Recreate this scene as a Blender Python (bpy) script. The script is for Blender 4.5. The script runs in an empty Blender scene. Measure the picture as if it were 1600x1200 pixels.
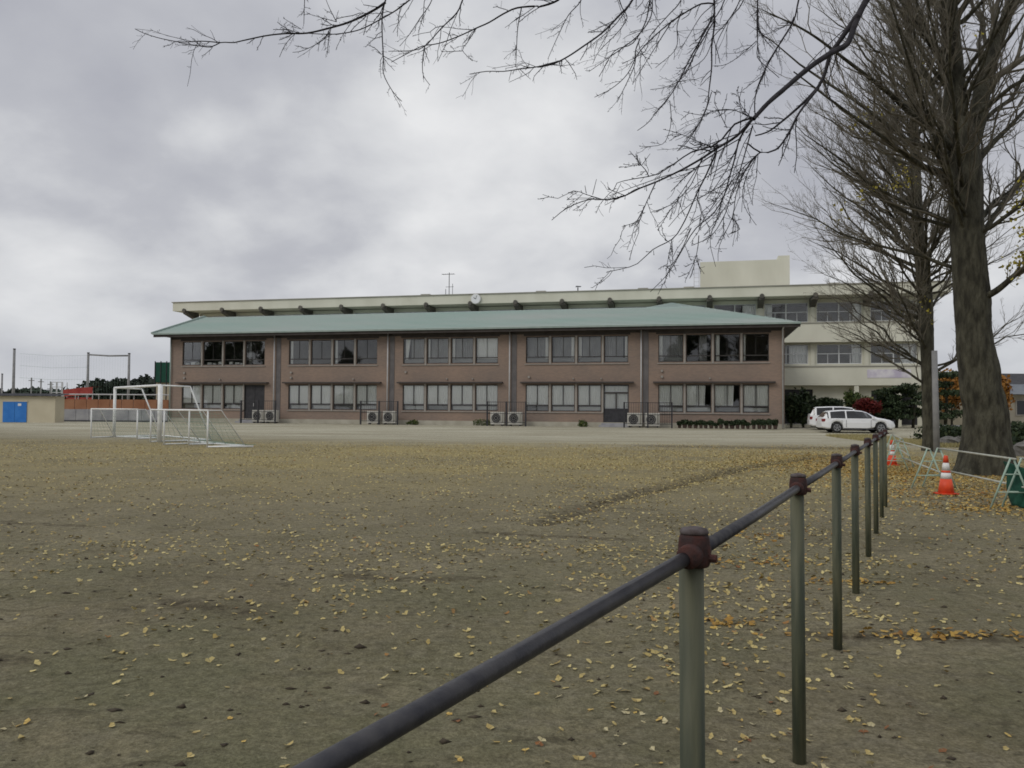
import bpy, math, random
import numpy as np
from mathutils import Vector, Matrix
R_ = math.radians
rng = np.random.default_rng(7)
random.seed(7)
SC = bpy.context.scene
COL = SC.collection

# ------------------------------------------------------------------ camera
F = 1250.0                       # focal length in photo pixels (1600 wide)
PITCH, ROLL, EYE = 1.81, 0.39, 1.5
cam_d = bpy.data.cameras.new('camera')
cam_d.lens = 36.0 * F / 1600.0
cam_d.sensor_width = 36.0
cam_d.clip_start = 0.05
cam_d.clip_end = 2000
cam = bpy.data.objects.new('camera', cam_d)
COL.objects.link(cam)
CM = Matrix.Translation((0, 0, EYE)) @ Matrix.Rotation(R_(90 + PITCH), 4, 'X') @ Matrix.Rotation(R_(ROLL), 4, 'Z')
cam.matrix_world = CM
SC.camera = cam
CR = np.array(CM.to_3x3())

# ------------------------------------------------------------------ light
SUN_EL, SUN_AZ = 36.0, 232.0     # veiled sun, behind the viewpoint and to the left
world = bpy.data.worlds.new('World')
SC.world = world
world.use_nodes = True
nt = world.node_tree
nt.nodes.clear()
N = nt.nodes.new
L = nt.links.new
out = N('ShaderNodeOutputWorld')
sky = N('ShaderNodeTexSky'); sky.sky_type = 'NISHITA'; sky.sun_disc = False
sky.sun_elevation = R_(SUN_EL); sky.sun_rotation = R_(SUN_AZ)
bg1 = N('ShaderNodeBackground'); bg1.inputs[1].default_value = 0.06
L(sky.outputs[0], bg1.inputs[0])
tc = N('ShaderNodeTexCoord')
sep = N('ShaderNodeSeparateXYZ'); L(tc.outputs['Generated'], sep.inputs[0])
def mth(op, a, b=None, c=None):
    n = N('ShaderNodeMath'); n.operation = op
    for i, v in enumerate((a, b, c)):
        if v is None: continue
        if isinstance(v, (int, float)): n.inputs[i].default_value = v
        else: L(v, n.inputs[i])
    return n.outputs[0]
zz = mth('ADD', mth('MAXIMUM', sep.outputs[2], 0.0), 0.42)
cx = mth('DIVIDE', sep.outputs[0], zz); cy = mth('DIVIDE', sep.outputs[1], zz)
cmb = N('ShaderNodeCombineXYZ'); L(cx, cmb.inputs[0]); L(cy, cmb.inputs[1])
def noise(vec, scale, detail, rough, dist=0.0, off=(0, 0, 0)):
    mp = N('ShaderNodeMapping'); mp.inputs['Location'].default_value = off
    L(vec, mp.inputs[0])
    n = N('ShaderNodeTexNoise'); n.inputs['Scale'].default_value = scale
    n.inputs['Detail'].default_value = detail; n.inputs['Roughness'].default_value = rough
    n.inputs['Distortion'].default_value = dist
    L(mp.outputs[0], n.inputs[0]); return n.outputs[0]
n1 = noise(cmb.outputs[0], 1.5, 7, 0.48, 0.1, (7.7, 11.3, 0.0))
n2 = noise(cmb.outputs[0], 4.6, 8, 0.52, 0.15, (6.3, 7.2, 0.0))
mixn = mth('ADD', mth('MULTIPLY', n1, 0.68), mth('MULTIPLY', n2, 0.32))
# brighter patch of cloud straight ahead
dirv = N('ShaderNodeVectorMath'); dirv.operation = 'DOT_PRODUCT'
nrm = N('ShaderNodeVectorMath'); nrm.operation = 'NORMALIZE'; L(tc.outputs['Generated'], nrm.inputs[0])
L(nrm.outputs[0], dirv.inputs[0])
dirv.inputs[1].default_value = Vector((-0.03, 0.955, 0.29)).normalized()
bright_patch = mth('POWER', mth('MAXIMUM', dirv.outputs['Value'], 0.0), 22.0)
val = mth('ADD', mixn, mth('MULTIPLY', bright_patch, 0.07))
ramp = N('ShaderNodeValToRGB'); L(val, ramp.inputs[0])
cr = ramp.color_ramp
cr.elements[0].position = 0.38; cr.elements[0].color = (0.42, 0.43, 0.48, 1)
cr.elements[1].position = 0.69; cr.elements[1].color = (0.82, 0.825, 0.835, 1)
e = cr.elements.new(0.495); e.color = (0.51, 0.52, 0.56, 1)
e = cr.elements.new(0.575); e.color = (0.65, 0.66, 0.685, 1)
hz = mth('SUBTRACT', 1.0, mth('MULTIPLY', mth('MAXIMUM', sep.outputs[2], 0.0), 6.0))
hz = mth('MULTIPLY', mth('MAXIMUM', hz, 0.0), 0.65)
mxh = N('ShaderNodeMix'); mxh.data_type = 'RGBA'
L(hz, mxh.inputs[0]); L(ramp.outputs[0], mxh.inputs[6]); mxh.inputs[7].default_value = (0.55, 0.57, 0.61, 1)
bg2 = N('ShaderNodeBackground'); bg2.inputs[1].default_value = 1.0
L(mxh.outputs[2], bg2.inputs[0])
# an overcast sky grows brighter towards the zenith
zb_ = mth('MAXIMUM', mth('SUBTRACT', sep.outputs[2], 0.42), 0.0)
L(mth('ADD', 1.0, mth('MULTIPLY', zb_, 0.9)), bg2.inputs[1])
ms = N('ShaderNodeMixShader'); ms.inputs[0].default_value = 0.97
L(bg1.outputs[0], ms.inputs[1]); L(bg2.outputs[0], ms.inputs[2]); L(ms.outputs[0], out.inputs[0])

sun_d = bpy.data.lights.new('sun', 'SUN')
sun_d.energy = 0.95; sun_d.angle = R_(25); sun_d.color = (1.0, 0.95, 0.88)
sun = bpy.data.objects.new('sun', sun_d)
COL.objects.link(sun)
sdir = Vector((math.sin(R_(SUN_AZ)) * math.cos(R_(SUN_EL)), math.cos(R_(SUN_AZ)) * math.cos(R_(SUN_EL)), math.sin(R_(SUN_EL))))
sun.rotation_euler = sdir.to_track_quat('Z', 'Y').to_euler()

SC.view_settings.view_transform = 'Standard'
SC.view_settings.look = 'None'
SC.view_settings.exposure = 0.0
SC.view_settings.gamma = 1.0
SC.view_settings.use_curve_mapping = False
SC.render.engine = 'CYCLES'
SC.cycles.max_bounces = 5
SC.cycles.transparent_max_bounces = 12
SC.cycles.filter_width = 1.7

# ------------------------------------------------------------------ helpers
def ter(x, y):
    t = np.clip((np.asarray(y, float) - 40) / 16.0, 0, 1)
    return 0.3 * t * t * (3 - 2 * t)
def P(px, py, Y):
    """world point at forward distance Y seen at photo pixel px, py (used for surveying the site)"""
    d = CR @ np.array([(px - 800) / F, (600 - py) / F, -1.0])
    return np.array([0, 0, EYE]) + d * (Y / d[1])
def GX(px, Y): return float(P(px, 640, Y)[0])
def ZY(py, Y, px=800): return float(P(px, py, Y)[2])

def fast(verts, faces):
    me = bpy.data.meshes.new('mesh')
    verts = np.asarray(verts, np.float32).reshape(-1, 3)
    faces = np.asarray(faces, np.int32)
    k = faces.shape[1]
    me.vertices.add(len(verts)); me.vertices.foreach_set('co', verts.ravel())
    me.loops.add(faces.size); me.loops.foreach_set('vertex_index', faces.ravel())
    me.polygons.add(len(faces))
    me.polygons.foreach_set('loop_start', np.arange(0, faces.size, k, dtype=np.int32))
    me.polygons.foreach_set('loop_total', np.full(len(faces), k, np.int32))
    me.update(calc_edges=True)
    return me
def smooth(me):
    me.polygons.foreach_set('use_smooth', np.ones(len(me.polygons), bool)); me.update(); return me
def link(name, me, m=None, parent=None, loc=None, label=None, cat=None, group=None, kind=None, rot=None):
    o = bpy.data.objects.new(name, me); COL.objects.link(o)
    if m is not None and me is not None and not me.materials: me.materials.append(m)
    if parent is not None: o.parent = parent
    if loc is not None: o.location = loc
    if rot is not None: o.rotation_euler = rot
    if label: o['label'] = label
    if cat: o['category'] = cat
    if group: o['group'] = group
    if kind: o['kind'] = kind
    return o
def thing(name, loc, rz=0, label=None, cat=None, group=None):
    return link(name, None, None, None, loc, label, cat, group, None, (0, 0, rz))
def dup(o, parent=None):
    c = o.copy(); COL.objects.link(c); c.parent = parent
    for ch in list(o.children): dup(ch, c)
    return c

class MB:
    """collects boxes, bars, tubes and sheets into one mesh"""
    def __init__(s): s.v = []; s.f = []
    def add(s, vs, fs):
        b = len(s.v); s.v += [tuple(map(float, v)) for v in vs]; s.f += [tuple(b + i for i in f) for f in fs]; return s
    def box(s, x0, x1, y0, y1, z0, z1):
        vs = [(x, y, z) for z in (z0, z1) for y in (y0, y1) for x in (x0, x1)]
        return s.add(vs, [(0, 2, 3, 1), (4, 5, 7, 6), (0, 1, 5, 4), (2, 6, 7, 3), (0, 4, 6, 2), (1, 3, 7, 5)])
    def quad(s, *p): return s.add(p, [tuple(range(len(p)))])
    def tube(s, pts, r, n=8, caps=True):
        pts = [np.array(p, float) for p in pts]
        rs = r if hasattr(r, '__len__') else [r] * len(pts)
        b = len(s.v); K = len(pts); up = None
        for i, p in enumerate(pts):
            t = pts[min(i + 1, K - 1)] - pts[max(i - 1, 0)]; t /= np.linalg.norm(t) + 1e-9
            if up is None: up = np.array([0, 0, 1.]) if abs(t[2]) < .9 else np.array([1., 0, 0])
            a = np.cross(t, up); a /= np.linalg.norm(a) + 1e-9; c = np.cross(a, t); up = c
            for j in range(n):
                q = 2 * math.pi * j / n
                s.v.append(tuple(p + rs[i] * (math.cos(q) * a + math.sin(q) * c)))
        for i in range(K - 1):
            for j in range(n):
                s.f.append((b + i * n + j, b + i * n + (j + 1) % n, b + (i + 1) * n + (j + 1) % n, b + (i + 1) * n + j))
        if caps:
            s.f.append(tuple(b + j for j in reversed(range(n)))); s.f.append(tuple(b + (K - 1) * n + j for j in range(n)))
        return s
    def lathe(s, prof, n=16, cx=0, cy=0):
        b = len(s.v); K = len(prof)
        for r, z in prof:
            for j in range(n):
                q = 2 * math.pi * j / n; s.v.append((cx + r * math.cos(q), cy + r * math.sin(q), z))
        for i in range(K - 1):
            for j in range(n):
                s.f.append((b + i * n + j, b + i * n + (j + 1) % n, b + (i + 1) * n + (j + 1) % n, b + (i + 1) * n + j))
        s.f.append(tuple(b + j for j in reversed(range(n)))); s.f.append(tuple(b + (K - 1) * n + j for j in range(n)))
        return s
    def mesh(s, sm=False):
        me = bpy.data.meshes.new('mesh'); me.from_pydata(s.v, [], s.f); me.update()
        return smooth(me) if sm else me
    def build(s, name, m, parent=None, sm=False, **k): return link(name, s.mesh(sm), m, parent, **k)
def boxo(name, m, parent, x0, x1, y0, y1, z0, z1, **k): return MB().box(x0, x1, y0, y1, z0, z1).build(name, m, parent, **k)

def mat(name, c, rough=.75, c2=None, scale=4.0, bump=0.0, bscale=40.0, metal=0.0, spec=0.3, det=6, stretch=None, contrast=(.35, .65)):
    m = bpy.data.materials.new(name); m.use_nodes = True
    t = m.node_tree; b = t.nodes['Principled BSDF']
    b.inputs['Roughness'].default_value = rough; b.inputs['Metallic'].default_value = metal
    b.inputs['Specular IOR Level'].default_value = spec
    b.inputs['Base Color'].default_value = (*c, 1)
    tcn = t.nodes.new('ShaderNodeTexCoord'); vec = tcn.outputs['Object']
    if stretch:
        mp = t.nodes.new('ShaderNodeMapping'); mp.inputs['Scale'].default_value = stretch
        t.links.new(vec, mp.inputs[0]); vec = mp.outputs[0]
    if c2 is not None:
        n = t.nodes.new('ShaderNodeTexNoise'); n.inputs['Scale'].default_value = scale; n.inputs['Detail'].default_value = det
        t.links.new(vec, n.inputs[0])
        r = t.nodes.new('ShaderNodeValToRGB'); t.links.new(n.outputs[0], r.inputs[0])
        r.color_ramp.elements[0].position = contrast[0]; r.color_ramp.elements[0].color = (*c, 1)
        r.color_ramp.elements[1].position = contrast[1]; r.color_ramp.elements[1].color = (*c2, 1)
        t.links.new(r.outputs[0], b.inputs['Base Color'])
    if bump:
        n = t.nodes.new('ShaderNodeTexNoise'); n.inputs['Scale'].default_value = bscale; n.inputs['Detail'].default_value = 5
        t.links.new(vec, n.inputs[0])
        bp = t.nodes.new('ShaderNodeBump'); bp.inputs['Strength'].default_value = 1.0; bp.inputs['Distance'].default_value = bump
        t.links.new(n.outputs[0], bp.inputs['Height']); t.links.new(bp.outputs[0], b.inputs['Normal'])
    return m
def leafmat(name, ca, cb, cc=None, rough=.6, scale=3.0):
    """per-leaf colour: a white-noise value for each island plus clumps from noise"""
    m = bpy.data.materials.new(name); m.use_nodes = True
    t = m.node_tree; b = t.nodes['Principled BSDF']; b.inputs['Roughness'].default_value = rough
    b.inputs['Specular IOR Level'].default_value = .2
    g = t.nodes.new('ShaderNodeNewGeometry')
    r = t.nodes.new('ShaderNodeValToRGB'); t.links.new(g.outputs['Random Per Island'], r.inputs[0])
    r.color_ramp.elements[0].color = (*ca, 1); r.color_ramp.elements[1].color = (*cb, 1)
    if cc: e = r.color_ramp.elements.new(.88); e.color = (*cb, 1); r.color_ramp.elements[2].color = (*cc, 1)
    t.links.new(r.outputs[0], b.inputs['Base Color'])
    return m

M = {}
M['steel_dark'] = mat('rail_paint', (.034, .034, .040), .42, (.062, .060, .062), 26, .0012, 90, metal=.2)
M['post_green'] = mat('post_paint', (.052, .062, .042), .6, (.125, .125, .078), 9, .0012, 60, stretch=(2.2, 2.2, .22), contrast=(.38, .66))
M['rust'] = mat('rusty_iron', (.075, .026, .020), .8, (.035, .022, .022), 30, .003, 70)
M['rust_cap'] = mat('worn_cap', (.11, .095, .095), .7, (.06, .045, .043), 40, .002, 60)
M['bark'] = mat('ginkgo_bark', (.030, .028, .020), .95, (.088, .084, .060), 4.5, .07, 11, stretch=(1.7, 1.7, .5))
M['bark2'] = mat('twig_bark', (.125, .112, .09), .9, (.18, .165, .13), 5, .0, 30)
M['cherry'] = mat('cherry_bark', (.022, .020, .024), .9, (.045, .042, .048), 20, .002, 80)
M['white'] = mat('white_paint', (.62, .62, .60), .5, (.72, .72, .70), 6)
M['goal_white'] = mat('goal_paint', (.84, .85, .84), .5, (.72, .74, .72), 5)
M['net'] = mat('green_net_cord', (.16, .27, .20), .9, (.24, .34, .27), 8)
M['dark'] = mat('dark_metal', (.028, .028, .032), .55, (.045, .045, .05), 5)
M['frame'] = mat('bronze_window_frame', (.045, .042, .040), .5, (.06, .056, .052), 6)
M['alu'] = mat('aluminium_mullion', (.27, .25, .225), .45, (.32, .30, .27), 3)
M['pipe'] = mat('downpipe_grey', (.42, .42, .42), .5, (.5, .5, .5), 4)
M['gapstrip'] = mat('expansion_joint', (.10, .095, .095), .6, (.14, .13, .13), 2)
M['plinth'] = mat('render_plinth', (.34, .32, .26), .9, (.44, .42, .35), 1.2, .002, 20)
M['curtain'] = mat('curtain_cloth', (.90, .90, .87), .9, (.95, .95, .92), 2.5)
M['sheer'] = mat('sheer_curtain', (.33, .33, .33), .9, (.42, .42, .415), 1.2)
M['interior'] = mat('dim_room', (.11, .105, .10), .9, (.19, .18, .17), .6)
M['cream'] = mat('cream_paint', (.58, .575, .475), .85, (.67, .665, .56), .5, .0, 20, stretch=(1, 1, .4))
M['creamdk'] = mat('soffit_grey', (.30, .29, .25), .9, (.38, .37, .32), .7)
M['winwhite'] = mat('white_window_frame', (.60, .62, .63), .5, (.68, .7, .7), 3)
M['acwhite'] = mat('unit_casing', (.50, .49, .44), .6, (.58, .57, .52), 2)
M['orange'] = mat('cone_orange', (.80, .09, .03), .5, (.62, .07, .03), 8)
M['barrier'] = mat('barrier_paint', (.30, .42, .34), .6, (.40, .50, .42), 7)
M['barrail'] = mat('barrier_rail_paint', (.46, .48, .43), .6, (.36, .36, .30), 5)
M['meshgreen'] = mat('green_mesh_fabric', (.008, .055, .036), .8, (.018, .09, .058), 9, .01, 9)
M['soil'] = mat('dark_clod', (.045, .036, .026), 1, (.08, .065, .045), 20)
M['concrete'] = mat('concrete', (.27, .27, .29), .9, (.37, .37, .38), 1.5, .004, 12)
M['concpole'] = mat('pole_concrete', (.21, .21, .215), .85, (.28, .28, .275), 3)
M['black'] = mat('black_rubber', (.02, .02, .02), .8, (.03, .03, .03), 5)
M['carwhite'] = mat('car_paint_white', (.74, .75, .76), .25, (.78, .79, .8), 1, spec=.5)
M['carsilver'] = mat('car_paint_grey', (.06, .064, .07), .75, (.07, .072, .08), 1, spec=.15)
M['rim'] = mat('alloy_rim', (.32, .33, .34), .35, (.4, .41, .42), 4, metal=.7)
M['redlight'] = mat('tail_lamp_red', (.22, .03, .03), .4)
M['clearlight'] = mat('head_lamp', (.6, .62, .65), .15)
M['redcloth'] = mat('red_sheet', (.26, .03, .026), .7, (.36, .07, .055), 1.2)
M['brownpanel'] = mat('brown_board', (.26, .115, .06), .8, (.34, .17, .095), .8)
M['shed'] = mat('shed_render', (.50, .45, .33), .9, (.57, .52, .39), .8)
M['blue'] = mat('blue_door_paint', (.025, .16, .50), .5, (.04, .20, .56), 2)
M['roofdark'] = mat('dark_tile', (.055, .055, .062), .7, (.08, .08, .085), 3)
M['roofgrey'] = mat('grey_roof', (.20, .22, .25), .6, (.26, .28, .30), 2)
M['housewall'] = mat('house_wall', (.33, .30, .24), .9, (.40, .37, .30), 1)
M['stone'] = mat('garden_stone', (.13, .125, .115), .95, (.24, .23, .21), 3, .02, 6)
M['red_leaf'] = leafmat('red_leaves', (.075, .012, .012), (.15, .022, .018))
M['orange_leaf'] = leafmat('orange_leaves', (.22, .095, .025), (.34, .17, .035))
M['yel_leaf'] = leafmat('yellow_tree_leaves', (.26, .22, .03), (.44, .38, .06), (.15, .17, .04))
M['dark_leaf'] = leafmat('dark_evergreen', (.015, .028, .014), (.045, .065, .028), (.07, .085, .04))
M['mid_leaf'] = leafmat('mid_green', (.03, .05, .015), (.09, .12, .035), (.16, .16, .05))
M['forest'] = leafmat('forest_leaves', (.022, .032, .024), (.045, .058, .042))
M['ground_leaf'] = leafmat('fallen_leaves', (.30, .22, .07), (.58, .49, .22), (.26, .12, .035), .7)
M['pot'] = mat('plastic_planter', (.05, .035, .03), .8, (.09, .06, .045), 4)
M['straw'] = leafmat('dry_grass', (.30, .26, .12), (.42, .37, .18))

def glass(name, tint, rough=.02, refl=1.0, ior=1.58):
    m = bpy.data.materials.new(name); m.use_nodes = True; t = m.node_tree; t.nodes.clear()
    o = t.nodes.new('ShaderNodeOutputMaterial'); mx = t.nodes.new('ShaderNodeMixShader')
    tr = t.nodes.new('ShaderNodeBsdfTransparent'); tr.inputs[0].default_value = (*tint, 1)
    gl = t.nodes.new('ShaderNodeBsdfGlossy'); gl.inputs['Roughness'].default_value = rough
    gl.inputs[0].default_value = (refl, refl, refl, 1)
    fr = t.nodes.new('ShaderNodeFresnel'); fr.inputs[0].default_value = ior
    t.links.new(fr.outputs[0], mx.inputs[0]); t.links.new(tr.outputs[0], mx.inputs[1]); t.links.new(gl.outputs[0], mx.inputs[2])
    t.links.new(mx.outputs[0], o.inputs[0]); return m
M['glass'] = glass('window_glass', (.99, 1.0, .995))
M['carglass'] = glass('car_glass', (.10, .11, .12), .01)

# brick-tile wall: fine courses, too small to tell apart at this distance
def tile_mat():
    m = mat('brown_wall_tile', (.26, .163, .122), .7)
    t = m.node_tree; b = t.nodes['Principled BSDF']
    tcn = t.nodes.new('ShaderNodeTexCoord'); mp = t.nodes.new('ShaderNodeMapping'); mp.inputs['Rotation'].default_value = (R_(90), 0, 0)
    t.links.new(tcn.outputs['Object'], mp.inputs[0])
    br = t.nodes.new('ShaderNodeTexBrick'); br.inputs['Scale'].default_value = 1
    br.inputs['Brick Width'].default_value = .235; br.inputs['Row Height'].default_value = .067; br.inputs['Mortar Size'].default_value = .006
    br.inputs['Color1'].default_value = (.282, .208, .165, 1); br.inputs['Color2'].default_value = (.236, .178, .145, 1); br.inputs['Mortar'].default_value = (.22, .19, .165, 1)
    t.links.new(mp.outputs[0], br.inputs[0])
    n = t.nodes.new('ShaderNodeTexNoise'); n.inputs['Scale'].default_value = .35; n.inputs['Detail'].default_value = 7
    t.links.new(tcn.outputs['Object'], n.inputs[0])
    mx = t.nodes.new('ShaderNodeMix'); mx.data_type = 'RGBA'; mx.blend_type = 'MULTIPLY'; mx.inputs[0].default_value = 1
    r = t.nodes.new('ShaderNodeValToRGB'); t.links.new(n.outputs[0], r.inputs[0])
    r.color_ramp.elements[0].position = .3; r.color_ramp.elements[0].color = (.84, .86, .88, 1)
    r.color_ramp.elements[1].position = .7; r.color_ramp.elements[1].color = (1.1, 1.05, 1.0, 1)
    t.links.new(br.outputs[0], mx.inputs[6]); t.links.new(r.outputs[0], mx.inputs[7]); t.links.new(mx.outputs[2], b.inputs['Base Color'])
    return m
M['tile'] = tile_mat()
M['roof'] = mat('verdigris_roof', (.27, .365, .325), .45, (.34, .385, .355), .25, .0, 20, det=8, stretch=(.25, 1, 1), contrast=(.38, .62), spec=.4)
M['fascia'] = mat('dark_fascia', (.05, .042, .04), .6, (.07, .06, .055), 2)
M['gutter'] = mat('gutter_green_grey', (.26, .33, .30), .5, (.32, .38, .35), 2)
M['bracket'] = mat('bracket_dark', (.085, .08, .07), .8, (.14, .13, .11), 2)

# ------------------------------------------------------------------ ground
def ditch_pts():
    px = [(845, 818), (900, 802), (960, 782), (1040, 762), (1120, 743), (1200, 727), (1290, 713)]
    r = []
    for a, b in px:
        d = CR @ np.array([(a - 800) / F, (600 - b) / F, -1.0]); k = -EYE / d[2]; r.append((d[0] * k, d[1] * k))
    return np.array(r)
DITCH = ditch_pts()
def seg_dist(X, Y, pl):
    best = np.full(X.shape, 1e9)
    for (x0, y0), (x1, y1) in zip(pl[:-1], pl[1:]):
        dx, dy = x1 - x0, y1 - y0; t = np.clip(((X - x0) * dx + (Y - y0) * dy) / (dx * dx + dy * dy), 0, 1)
        best = np.minimum(best, np.hypot(X - x0 - t * dx, Y - y0 - t * dy))
    return best
def vnoise(X, Y, s, seed):
    """smooth value noise"""
    g = np.random.default_rng(seed).random((256, 256))
    x = X / s; y = Y / s; xi = np.floor(x).astype(int); yi = np.floor(y).astype(int); fx = x - xi; fy = y - yi
    fx = fx * fx * (3 - 2 * fx); fy = fy * fy * (3 - 2 * fy)
    a = g[xi % 256, yi % 256]; b = g[(xi + 1) % 256, yi % 256]; c = g[xi % 256, (yi + 1) % 256]; d = g[(xi + 1) % 256, (yi + 1) % 256]
    return (a * (1 - fx) + b * fx) * (1 - fy) + (c * (1 - fx) + d * fx) * fy
def relief(X, Y):
    z = ter(X, Y)
    near = np.clip(1 - (Y - 2) / 45.0, 0.0, 1)
    z = z + near * (0.030 * (vnoise(X, Y, 2.3, 1) - .5) + .022 * (vnoise(X, Y, .55, 2) - .5) + .014 * (vnoise(X, Y, .17, 3) - .5) + .007 * (vnoise(X, Y, .07, 5) - .5))
    d = seg_dist(X, Y, DITCH)
    w = .10 + .14 * vnoise(X, Y, .8, 4)
    z = z - .055 * np.exp(-(d / w) ** 2) + .02 * np.exp(-((d - .4) / .25) ** 2)
    return z
def axis(fine, lim_f, grow, lim):
    a = [0.0]; s = fine
    while a[-1] < lim:
        if a[-1] > lim_f: s *= grow
        a.append(a[-1] + s)
    return np.array(a)
xp = axis(.055, 7, 1.018, 900); xs = np.concatenate([-xp[::-1], xp[1:]])
yp = axis(.045, 9, 1.0155, 1200); ys = np.concatenate([-axis(.5, 1, 1.2, 400)[::-1][:-1], yp])
GXX, GYY = np.meshgrid(xs, ys)
GZ = relief(GXX, GYY)
nx, ny = len(xs), len(ys)
idx = np.arange(nx * ny).reshape(ny, nx)
gf = np.stack([idx[:-1, :-1], idx[:-1, 1:], idx[1:, 1:], idx[1:, :-1]], -1).reshape(-1, 4)
gme = smooth(fast(np.stack([GXX, GYY, GZ], -1), gf))
def ground_mat():
    m = bpy.data.materials.new('schoolyard_sand'); m.use_nodes = True
    t = m.node_tree; b = t.nodes['Principled BSDF']; b.inputs['Roughness'].default_value = .95; b.inputs['Specular IOR Level'].default_value = .12
    nn, ll = t.nodes.new, t.links.new
    g = nn('ShaderNodeNewGeometry'); pos = g.outputs['Position']
    def nz(s, d=6, r=.6, dist=0, off=(0, 0, 0), st=(1, 1, 1)):
        mp = nn('ShaderNodeMapping'); mp.inputs['Location'].default_value = off; mp.inputs['Scale'].default_value = st; ll(pos, mp.inputs[0])
        n = nn('ShaderNodeTexNoise'); n.inputs['Scale'].default_value = s; n.inputs['Detail'].default_value = d; n.inputs['Roughness'].default_value = r; n.inputs['Distortion'].default_value = dist
        ll(mp.outputs[0], n.inputs[0]); return n.outputs[0]
    def mr(v, a, bb, c=0., d=1.):
        n = nn('ShaderNodeMapRange'); n.clamp = True; ll(v, n.inputs[0])
        for i, q in enumerate((a, bb, c, d)): n.inputs[i + 1].default_value = q
        return n.outputs[0]
    def mx(f, A, B, mode='MIX'):
        n = nn('ShaderNodeMix'); n.data_type = 'RGBA'; n.blend_type = mode
        if isinstance(f, float): n.inputs[0].default_value = f
        else: ll(f, n.inputs[0])
        for i, q in ((6, A), (7, B)):
            if isinstance(q, tuple): n.inputs[i].default_value = (*q, 1)
            else: ll(q, n.inputs[i])
        return n.outputs[2]
    def mt(op, a, bb):
        n = nn('ShaderNodeMath'); n.operation = op
        for i, v in enumerate((a, bb)):
            if isinstance(v, float): n.inputs[i].default_value = v
            else: ll(v, n.inputs[i])
        return n.outputs[0]
    sp = nn('ShaderNodeSeparateXYZ'); ll(pos, sp.inputs[0]); X, Y = sp.outputs[0], sp.outputs[1]
    base = mx(mr(nz(.9, 7), .35, .65), (.205, .182, .112), (.270, .240, .155))
    base = mx(mr(nz(5.5, 6, .65), .42, .70, 0, .75), base, (.235, .212, .155))
    # damp darker patches and a mossy cast close by
    base = mx(mr(nz(.33, 6, .6, .5, (7, 3, 0)), .52, .68, 0, .45), base, (.125, .108, .068))
    moss = mt('MULTIPLY', mr(nz(.5, 5, .6, 0, (1, 9, 0)), .42, .62), mr(Y, 3.0, 11.0, .75, 0.))
    base = mx(moss, base, (.152, .154, .088))
    # mid field: crumbs of leaf, ochre
    och = mt('MULTIPLY', mr(nz(.22, 6, .6, 0, (2, 2, 0)), .40, .60, .35, 1.), mt('MULTIPLY', mr(Y, 11.0, 20.0), mr(Y, 40.0, 31.0)))
    och = mt('MULTIPLY', och, mr(X, -22.0, -4.0, .35, .85))
    base = mx(och, base, (.36, .30, .145))
    # worn, dry, pale sand in front of the school
    wob = mt('ADD', Y, mt('MULTIPLY', nz(.10, 4, .5, 0, (5, 5, 0), (1, 3, 1)), 9.0))
    wob = mt('ADD', wob, mt('MULTIPLY', X, .23))
    pale = mr(wob, 34.5, 47.0)
    pale = mt('MULTIPLY', pale, mr(nz(.28, 6, .65, 0, (8, 8, 0), (.3, 1.8, 1)), .30, .52, .35, 1.0))
    da = nn('ShaderNodeAttribute'); da.attribute_name = 'damp'
    base = mx(mt('MULTIPLY', pale, .85), base, mx(mr(nz(.35, 6, .6, 0, (0, 0, 0), (.35, 1.6, 1)), .36, .66), (.40, .375, .29), (.54, .52, .42)))
    base = mx(mt('MULTIPLY', mt('MULTIPLY', da.outputs['Fac'], mr(nz(9, 5, .7, 0, (3, 3, 0)), .36, .56)), .85), base, (.085, .070, .046))
    # grains and small pits
    grain = nz(55, 4, .7); grit = nz(190, 2, .6)
    base = mx(1.0, base, mx(mr(grain, .3, .7), (.66, .65, .63), (1.32, 1.32, 1.33)), 'MULTIPLY')
    base = mx(mr(grit, .62, .72, 0, .35), base, (.38, .36, .31))
    base = mx(mr(nz(26, 3, .6, 0, (4, 1, 0)), .64, .72, 0, .6), base, (.07, .058, .04))
    pit = mt('MULTIPLY', mr(nz(3.2, 7, .72, .6, (6, 2, 0), (.75, 1.5, 1)), .56, .68), mr(Y, 26.0, 14.0, .2, .75))
    base = mx(pit, base, (.088, .076, .050))
    lump = mr(nz(15, 6, .75, 0, (9, 9, 0)), .35, .65)
    base = mx(1.0, base, mx(lump, (.72, .72, .69), (1.22, 1.22, 1.20)), 'MULTIPLY')
    ll(base, b.inputs['Base Color'])
    h = mt('ADD', mt('MULTIPLY', nz(13, 6, .7), 1.5), mt('MULTIPLY', grain, .35))
    bp = nn('ShaderNodeBump'); bp.inputs['Distance'].default_value = .035; bp.inputs['Strength'].default_value = 1.0
    ll(h, bp.inputs['Height']); ll(bp.outputs[0], b.inputs['Normal'])
    return m
STREAK = [DITCH] + [np.array(q) for q in ([(6.5, 33.5), (10.5, 32.5), (14.5, 33)], [(-1.5, 7.2), (-.7, 7.0), (-.2, 7.1)], [(-2.6, 6.2), (-1.9, 5.9)], [(-.4, 9.8), (.6, 9.5), (1.4, 9.4)], [(-3.4, 4.9), (-2.9, 4.8)], [(2.0, 5.45), (3.3, 5.35)], [(-6.5, 10.3), (-5.4, 10.1)], [(1.2, 12.2), (2.2, 12.0)])]
near_ = (GYY < 45) & (np.abs(GXX) < 30) & (GYY > 1)
dmp = np.zeros(GXX.shape)
nzv = vnoise(GXX, GYY, .30, 41) * .5 + vnoise(GXX, GYY, .09, 42) * .5
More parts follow.
